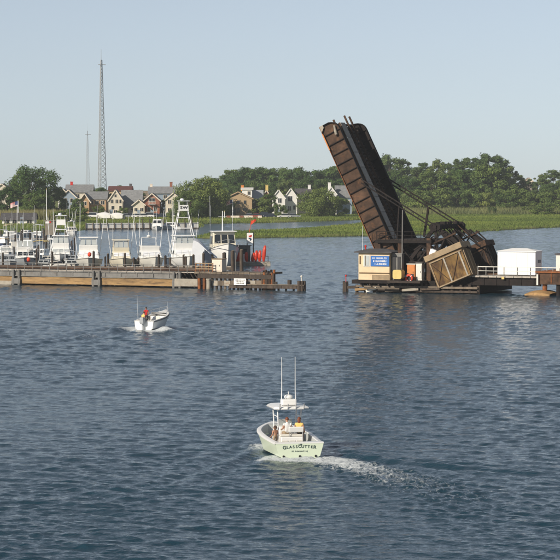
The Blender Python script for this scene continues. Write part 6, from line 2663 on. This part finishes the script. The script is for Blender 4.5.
# cockpit liner and sole
FZ = .30
mb = MB()
ls = []
for i, s in enumerate(secs[:-2]):
    bx, ins, z = cap_pts(s, 0)
    y = max(s[0][1], .36)
    ib = bx - ins
    fz = FZ if i < 15 else .62
    ls.append([(-ib, y, z + .01), (-ib * .97, y, fz), (0, y, fz + .01), (ib * .97, y, fz), (ib, y, z + .01)])
mb.loft(ls)
a = ls[0]
mb.add([a[0], a[1], a[3], a[4]], [(0, 1, 2, 3)])
mb.add([ls[-1][0], ls[-1][1], ls[-1][3], ls[-1][4]], [(0, 1, 2, 3)])
mb.build('cockpit', 'liner', nb)
# console
mb = MB()
frustum(mb, 3.35, 4.35, .95, .82, FZ, FZ + 1.05, 3.45, 4.15)
cs = mb.build('console', 'white', nb, bevel=.06)
mb = MB()
frustum(mb, 4.05, 4.15, .82, .68, FZ + 1.04, FZ + 1.42, 3.85, 3.9)
mb.build('windscreen', 'glasslight', cs)
mb = MB()
mb.tube([(.18 * math.cos(g), 3.36 + .02 * math.sin(g), FZ + .9 + .18 * math.sin(g)) for g in [2 * PI * k / 16 for k in range(17)]], .016, 6, cap=False)
mb.build('wheel', 'chrome', cs)
mb = MB()
frustum(mb, 4.4, 4.95, .7, .65, FZ, FZ + .5, 4.42, 4.9)
mb.build('console_seat', 'white', nb, bevel=.05)
# helm seat with backrest and tackle box below
mb = MB()
frustum(mb, 1.95, 2.65, 1.25, 1.2, FZ, FZ + .62, 1.98, 2.62)
hst = mb.build('helm_seat_base', 'white', nb, bevel=.05)
mb = MB()
mb.box((0, 2.38, FZ + .69), (1.25, .52, .13))
mb.build('cushion', 'offwhite', hst, bevel=.05)
mb = MB()
mb.box((0.22, 2.02, FZ + 1.02), (.82, .10, .30), Matrix.Rotation(.15, 3, 'X'))
mb.build('backrest', 'white', hst, bevel=.04)
for sx in (-.15, .58):
    mb = MB()
    mb.tube([(sx, 2.06, FZ + .6), (sx, 2.03, FZ + .95)], .022, 6)
    mb.build('backrest_post', 'chrome', hst)
for k in range(3):
    mb = MB()
    mb.box((-.4 + k * .4, 1.955, FZ + .33), (.32, .03, .22))
    mb.build('drawer', 'offwhite', hst)
# stern boxes
mb = MB()
mb.box((0.0, .62, FZ + .16), (1.4, .42, .32))
mb.build('engine_box', 'white', nb, bevel=.05)
mb = MB()
mb.box((.98, 1.5, FZ + .14), (.30, .5, .28))
mb.build('bait_box', 'cream_trim', nb, bevel=.03)
# hardtop on four legs
TT = 2.42
for sx in (-1, 1):
    for y0_, y1_ in ((2.85, 2.75), (4.2, 4.0)):
        mb = MB()
        mb.tube([(sx * .62, y0_, FZ), (sx * .60, lerp(y0_, y1_, .6), 1.5), (sx * .66, y1_, TT)], .036, 8)
        mb.build('hardtop_leg', 'whitemetal', nb)
    mb = MB()
    mb.tube([(sx * .63, 2.8, 1.95), (sx * .63, 4.05, 1.95)], .025, 6)
    mb.build('hardtop_brace', 'whitemetal', nb)
mb = MB()
oc = [(-.98, 2.25), (-.6, 2.1), (.6, 2.1), (.98, 2.25), (1.02, 4.1), (.75, 4.65), (-.75, 4.65), (-1.02, 4.1)]
mb.loft([[(x * .97, y, TT - .02) for x, y in oc], [(x, y, TT + .04) for x, y in oc], [(x * .9, y * .98 + .06, TT + .12) for x, y in oc]], close=True, cap0=True, cap1=True)
tp = mb.build('hardtop', 'white', nb, True)
mb = MB()
mb.box((0, 3.0, TT + .30), (.82, .55, .34))
mb.build('electronics_box', 'white', tp, bevel=.07)
mb = MB()
mb.ball((.05, 3.25, TT + .56), (.26, .26, .13), 14, 7)
mb.tube([(.05, 3.25, TT + .6), (.05, 3.25, TT + .85)], .03, 6)
mb.build('radar_dome', 'white', tp, True)
for sx in (-1, 1):
    mb = MB()
    mb.tube([(sx * .40 - .02, 2.9, TT + .05), (sx * .37 - .02, 2.9, TT + 1.0), (sx * .37 - .02, 2.92, TT + 2.75)], [.032, .026, .016], 7)
    mb.build('whip_aerial', 'whitemetal', tp)
    mb = MB()
    mb.tube([(sx * .4 - .02, 2.9, TT + .04), (sx * .395 - .02, 2.9, TT + .22)], .05, 8)
    mb.build('aerial_base', 'chrome', tp)
for k in range(4):
    mb = MB()
    mb.tube([(-.66 + k * .44, 2.12, TT - .02), (-.66 + k * .44, 1.98, TT + .28)], .028, 7)
    mb.build('rod_holder', 'chrome', tp)
# exhausts, cleats
for x_ in (-.86, .02, .88):
    mb = MB()
    mb.tube([(x_, -.05, .09), (x_, .02, .10)], .065, 10)
    mb.build('exhaust', 'black', trn)
for sx in (-1, 1):
    mb = MB()
    mb.bar((sx * 1.18, .3, .87), (sx * 1.18, .5, .87), .035, .04)
    mb.build('cleat', 'chrome', nb)
# lettering on the transom: arched name, port below
name_ = 'GLASSCUTTER'
for i, ch_ in enumerate(name_):
    f = (i - 5) / 5
    xx = f * .82
    zz = .56 + .045 * (1 - f * f)
    if i == 5:
        continue
    text_mesh(ch_, .20 + (.05 if i in (0, 10) else 0), 'navyink', 'letter', trn, Matrix.Translation((xx, -.03, zz)) @ Matrix.Rotation(PI / 2, 4, 'X') @ Matrix.Rotation(R(-5 * f), 4, 'Z'), 1.1, bold=True)
text_mesh('C', .22, 'navyink', 'letter', trn, Matrix.Translation((0, -.03, .615)) @ Matrix.Rotation(PI / 2, 4, 'X'), 1.05, bold=True)
mb = MB()      # the pointed flourish over the middle of the name
mb.prism([(-.10, .71), (-.02, .70), (.04, .79), (.0, .73)], -.034, -.03)
mb.prism([(.0, .69), (.08, .77), (.16, .70), (.07, .70)], -.034, -.03)
mb.build('flourish', 'navyink', trn)
text_mesh('PT. PLEASANT, NJ', .10, 'navyink', 'port_lettering', trn, Matrix.Translation((0, -.03, .36)) @ Matrix.Rotation(PI / 2, 4, 'X'), 1.1)


def on_boat(x_, y_, z_):
    return NBM @ Vector((x_, y_, z_))


SEAT = FZ + .76
person('person in a white shirt with auburn hair, seated at the helm, back to us', on_boat(-.20, 2.34, SEAT - .02), NB_H + .1, seated(.04), edges('shirtwhite', 'shorts_khaki'), ['shirtwhite', 'skin', 'shorts_khaki'], 'short', 'hair_red')
person('person in a yellow top with long auburn hair, seated at the right of the helm', on_boat(.46, 2.38, SEAT - .02), NB_H - .35, seated(.02, ((-.24, .06, .2), (-.12, .28, .14)), ((.26, -.02, .2), (.26, .16, .05))), edges('shirtyellow', 'shorts_dark'), ['shirtyellow', 'skin', 'shorts_dark'], 'long', 'hair_red', long_hair=True)
person('person with dark hair in shorts standing at the left side of the helm seat', on_boat(-.78, 2.75, FZ + .02) - Vector((0, 0, .0)), NB_H + .5, {k: ((v[0][0] * .8, v[0][1] * .8, v[0][2] * .62), tuple(r * .75 for r in v[1]) if isinstance(v[1], tuple) else v[1] * .72) for k, v in standing().items()}, edges('skin', 'shorts_khaki'), ['skin', 'shorts_khaki'], 'short', 'hair_brown').children

# ------------------------------------------------------------------ far boat: open runabout heading up the river
s2 = G(147, 329.5)
FB_H = R(-24)
fb_ = thing('open_boat', 'white open motor boat with a low windscreen heading up the river, leaving a wide wake', 'boat', (s2.x - .3, s2.y, 0), FB_H)
FBM = Matrix.Translation((s2.x - .3, s2.y, 0)) @ Matrix.Rotation(FB_H, 4, 'Z')
L2 = 4.9
secs = hull_sections(L2, 2.3, .85, 1.35, 14, .35, 2.4, .45)
secs = [[(x_, y_, z_ + .30 * y_ / L2) for x_, y_, z_ in s] for s in secs]
h_ = add_hull(fb_, secs, 'white')
mb = MB()
ls = []
for i, s in enumerate(secs[:-2]):
    bx = s[-1][0]
    ib = max(.08, bx - .18)
    z = s[-1][2]
    fz = .32 if i < 8 else z - .05
    y = s[0][1] + (.3 if i == 0 else 0)
    ls.append([(-bx, y, z + .02), (-ib, y, z + .02), (-ib * .96, y, fz), (ib * .96, y, fz), (ib, y, z + .02), (bx, y, z + .02)])
mb.loft(ls)
mb.add([ls[0][1], ls[0][2], ls[0][3], ls[0][4]], [(0, 1, 2, 3)])
mb.build('cockpit', 'white', fb_)
mb = MB()
mb.loft([[(s[0][0] * .98, s[0][1], s[0][2] + .03), (0, s[0][1], s[0][2] + .12), (s[-1][0] * .98, s[-1][1], s[-1][2] + .03)] for s in secs[8:]])
mb.build('foredeck', 'white', fb_, True)
mb = MB()
mb.box((0, .14, .82), (2.1, .28, .08))
mb.build('stern_cap', 'white', fb_)
mb = MB()
frustum(mb, 3.2, 3.6, 1.9, 1.7, .9, 1.15, 3.25, 3.5)
ds = mb.build('dashboard', 'white', fb_, bevel=.03)
for x0_, x1_ in ((-.85, -.3), (-.27, .27), (.3, .85)):
    mb = MB()
    mb.add([(x0_, 3.45, 1.14), (x1_, 3.45, 1.14), (x1_ * .95, 3.2, 1.5), (x0_ * .95, 3.2, 1.5), (x0_, 3.48, 1.14), (x1_, 3.48, 1.14), (x1_ * .95, 3.23, 1.5), (x0_ * .95, 3.23, 1.5)], [(0, 1, 2, 3), (7, 6, 5, 4), (0, 4, 5, 1), (1, 5, 6, 2), (2, 6, 7, 3), (3, 7, 4, 0)])
    mb.build('windscreen_pane', 'glass', ds)
mb = MB()
mb.tube([(-.88, 3.46, 1.12), (-.83, 3.2, 1.52), (.83, 3.2, 1.52), (.88, 3.46, 1.12)], .022, 6)
mb.build('windscreen_frame', 'chrome', ds)
for sx in (-1, 1):
    mb = MB()
    frustum(mb, 2.1, 2.6, .5, .48, .32, .75, 2.12, 2.58)
    for q in range(len(mb.v)):
        mb.v[q] = (mb.v[q][0] + sx * .5, mb.v[q][1], mb.v[q][2])
    st_ = mb.build('seat', 'offwhite', fb_, bevel=.04)
    mb = MB()
    mb.box((sx * .5, 2.08, .95), (.48, .1, .5))
    mb.build('backrest', 'offwhite', st_, bevel=.04)
mb = MB()
mb.box((0, .55, .55), (1.5, .6, .45))
mb.build('engine_cover', 'offwhite', fb_, bevel=.06)
# outboard engine
mb = MB()
mb.loft([[(x_ * s_, -.30 + y_ * s_, z_) for x_, y_ in ((-.2, -.28), (.2, -.28), (.22, .2), (-.22, .2))] for z_, s_ in ((.55, .8), (.7, 1.0), (1.05, 1.0), (1.2, .7))], close=True, cap0=True, cap1=True)
mb.box((0, -.25, .15), (.14, .2, .9))
mb.build('outboard', 'greyhull', fb_, bevel=.03)
for sx, yy_, l_ in ((-1, .7, 2.4), (1, 3.2, 1.7)):
    mb = MB()
    mb.tube([(sx * 1.0, yy_, .9), (sx * 1.02, yy_ - .15, .9 + l_)], [.013, .008], 5)
    mb.build('whip_aerial', 'whitemetal', fb_)
for sx in (-1, 1):
    pts = [Vector(s[0 if sx < 0 else -1]) + Vector((-sx * .08, 0, .38)) for s in secs[8:]]
    mb = MB()
    mb.tube(pts, .02, 5)
    r_ = mb.build('bow_rail', 'chrome', fb_)
    for p in pts[::2]:
        mb = MB()
        mb.tube([p, p - Vector((0, 0, .38))], .015, 5)
        mb.build('stanchion', 'chrome', r_)
person('person in a red top standing at the left of the small open boat', FBM @ Vector((-.62, 1.7, .33)), FB_H + .2, standing(), edges('shirtred', 'shorts_dark'), ['shirtred', 'skin', 'shorts_dark'], 'short', 'hair_brown')
person('person in an orange-tan top crouched at the stern of the small open boat', FBM @ Vector((-.45, .65, .79)), FB_H - .3, seated(.15), edges('shirtyellow', 'shorts_dark'), ['shirtyellow', 'skin', 'shorts_dark'], 'short', 'hair_brown')

# ------------------------------------------------------------------ summer haze: one closed box of pale air
mb = MB()
mb.box((0, 1125, 55), (7000, 2550, 124))
hz = mb.build('haze', 'white')
hz.data.materials.clear()
hm = bpy.data.materials.new('haze')
hm.use_nodes = True
hn = hm.node_tree.nodes
hn.clear()
pv = hn.new('ShaderNodeVolumePrincipled')
pv.inputs['Color'].default_value = (.88, .94, 1.0, 1)
pv.inputs['Density'].default_value = .00010
pv.inputs['Anisotropy'].default_value = .0
ho = hn.new('ShaderNodeOutputMaterial')
hm.node_tree.links.new(pv.outputs[0], ho.inputs['Volume'])
hz.data.materials.append(hm)
tag(hz, 'thin pale summer haze over the river', 'haze', kind='stuff')
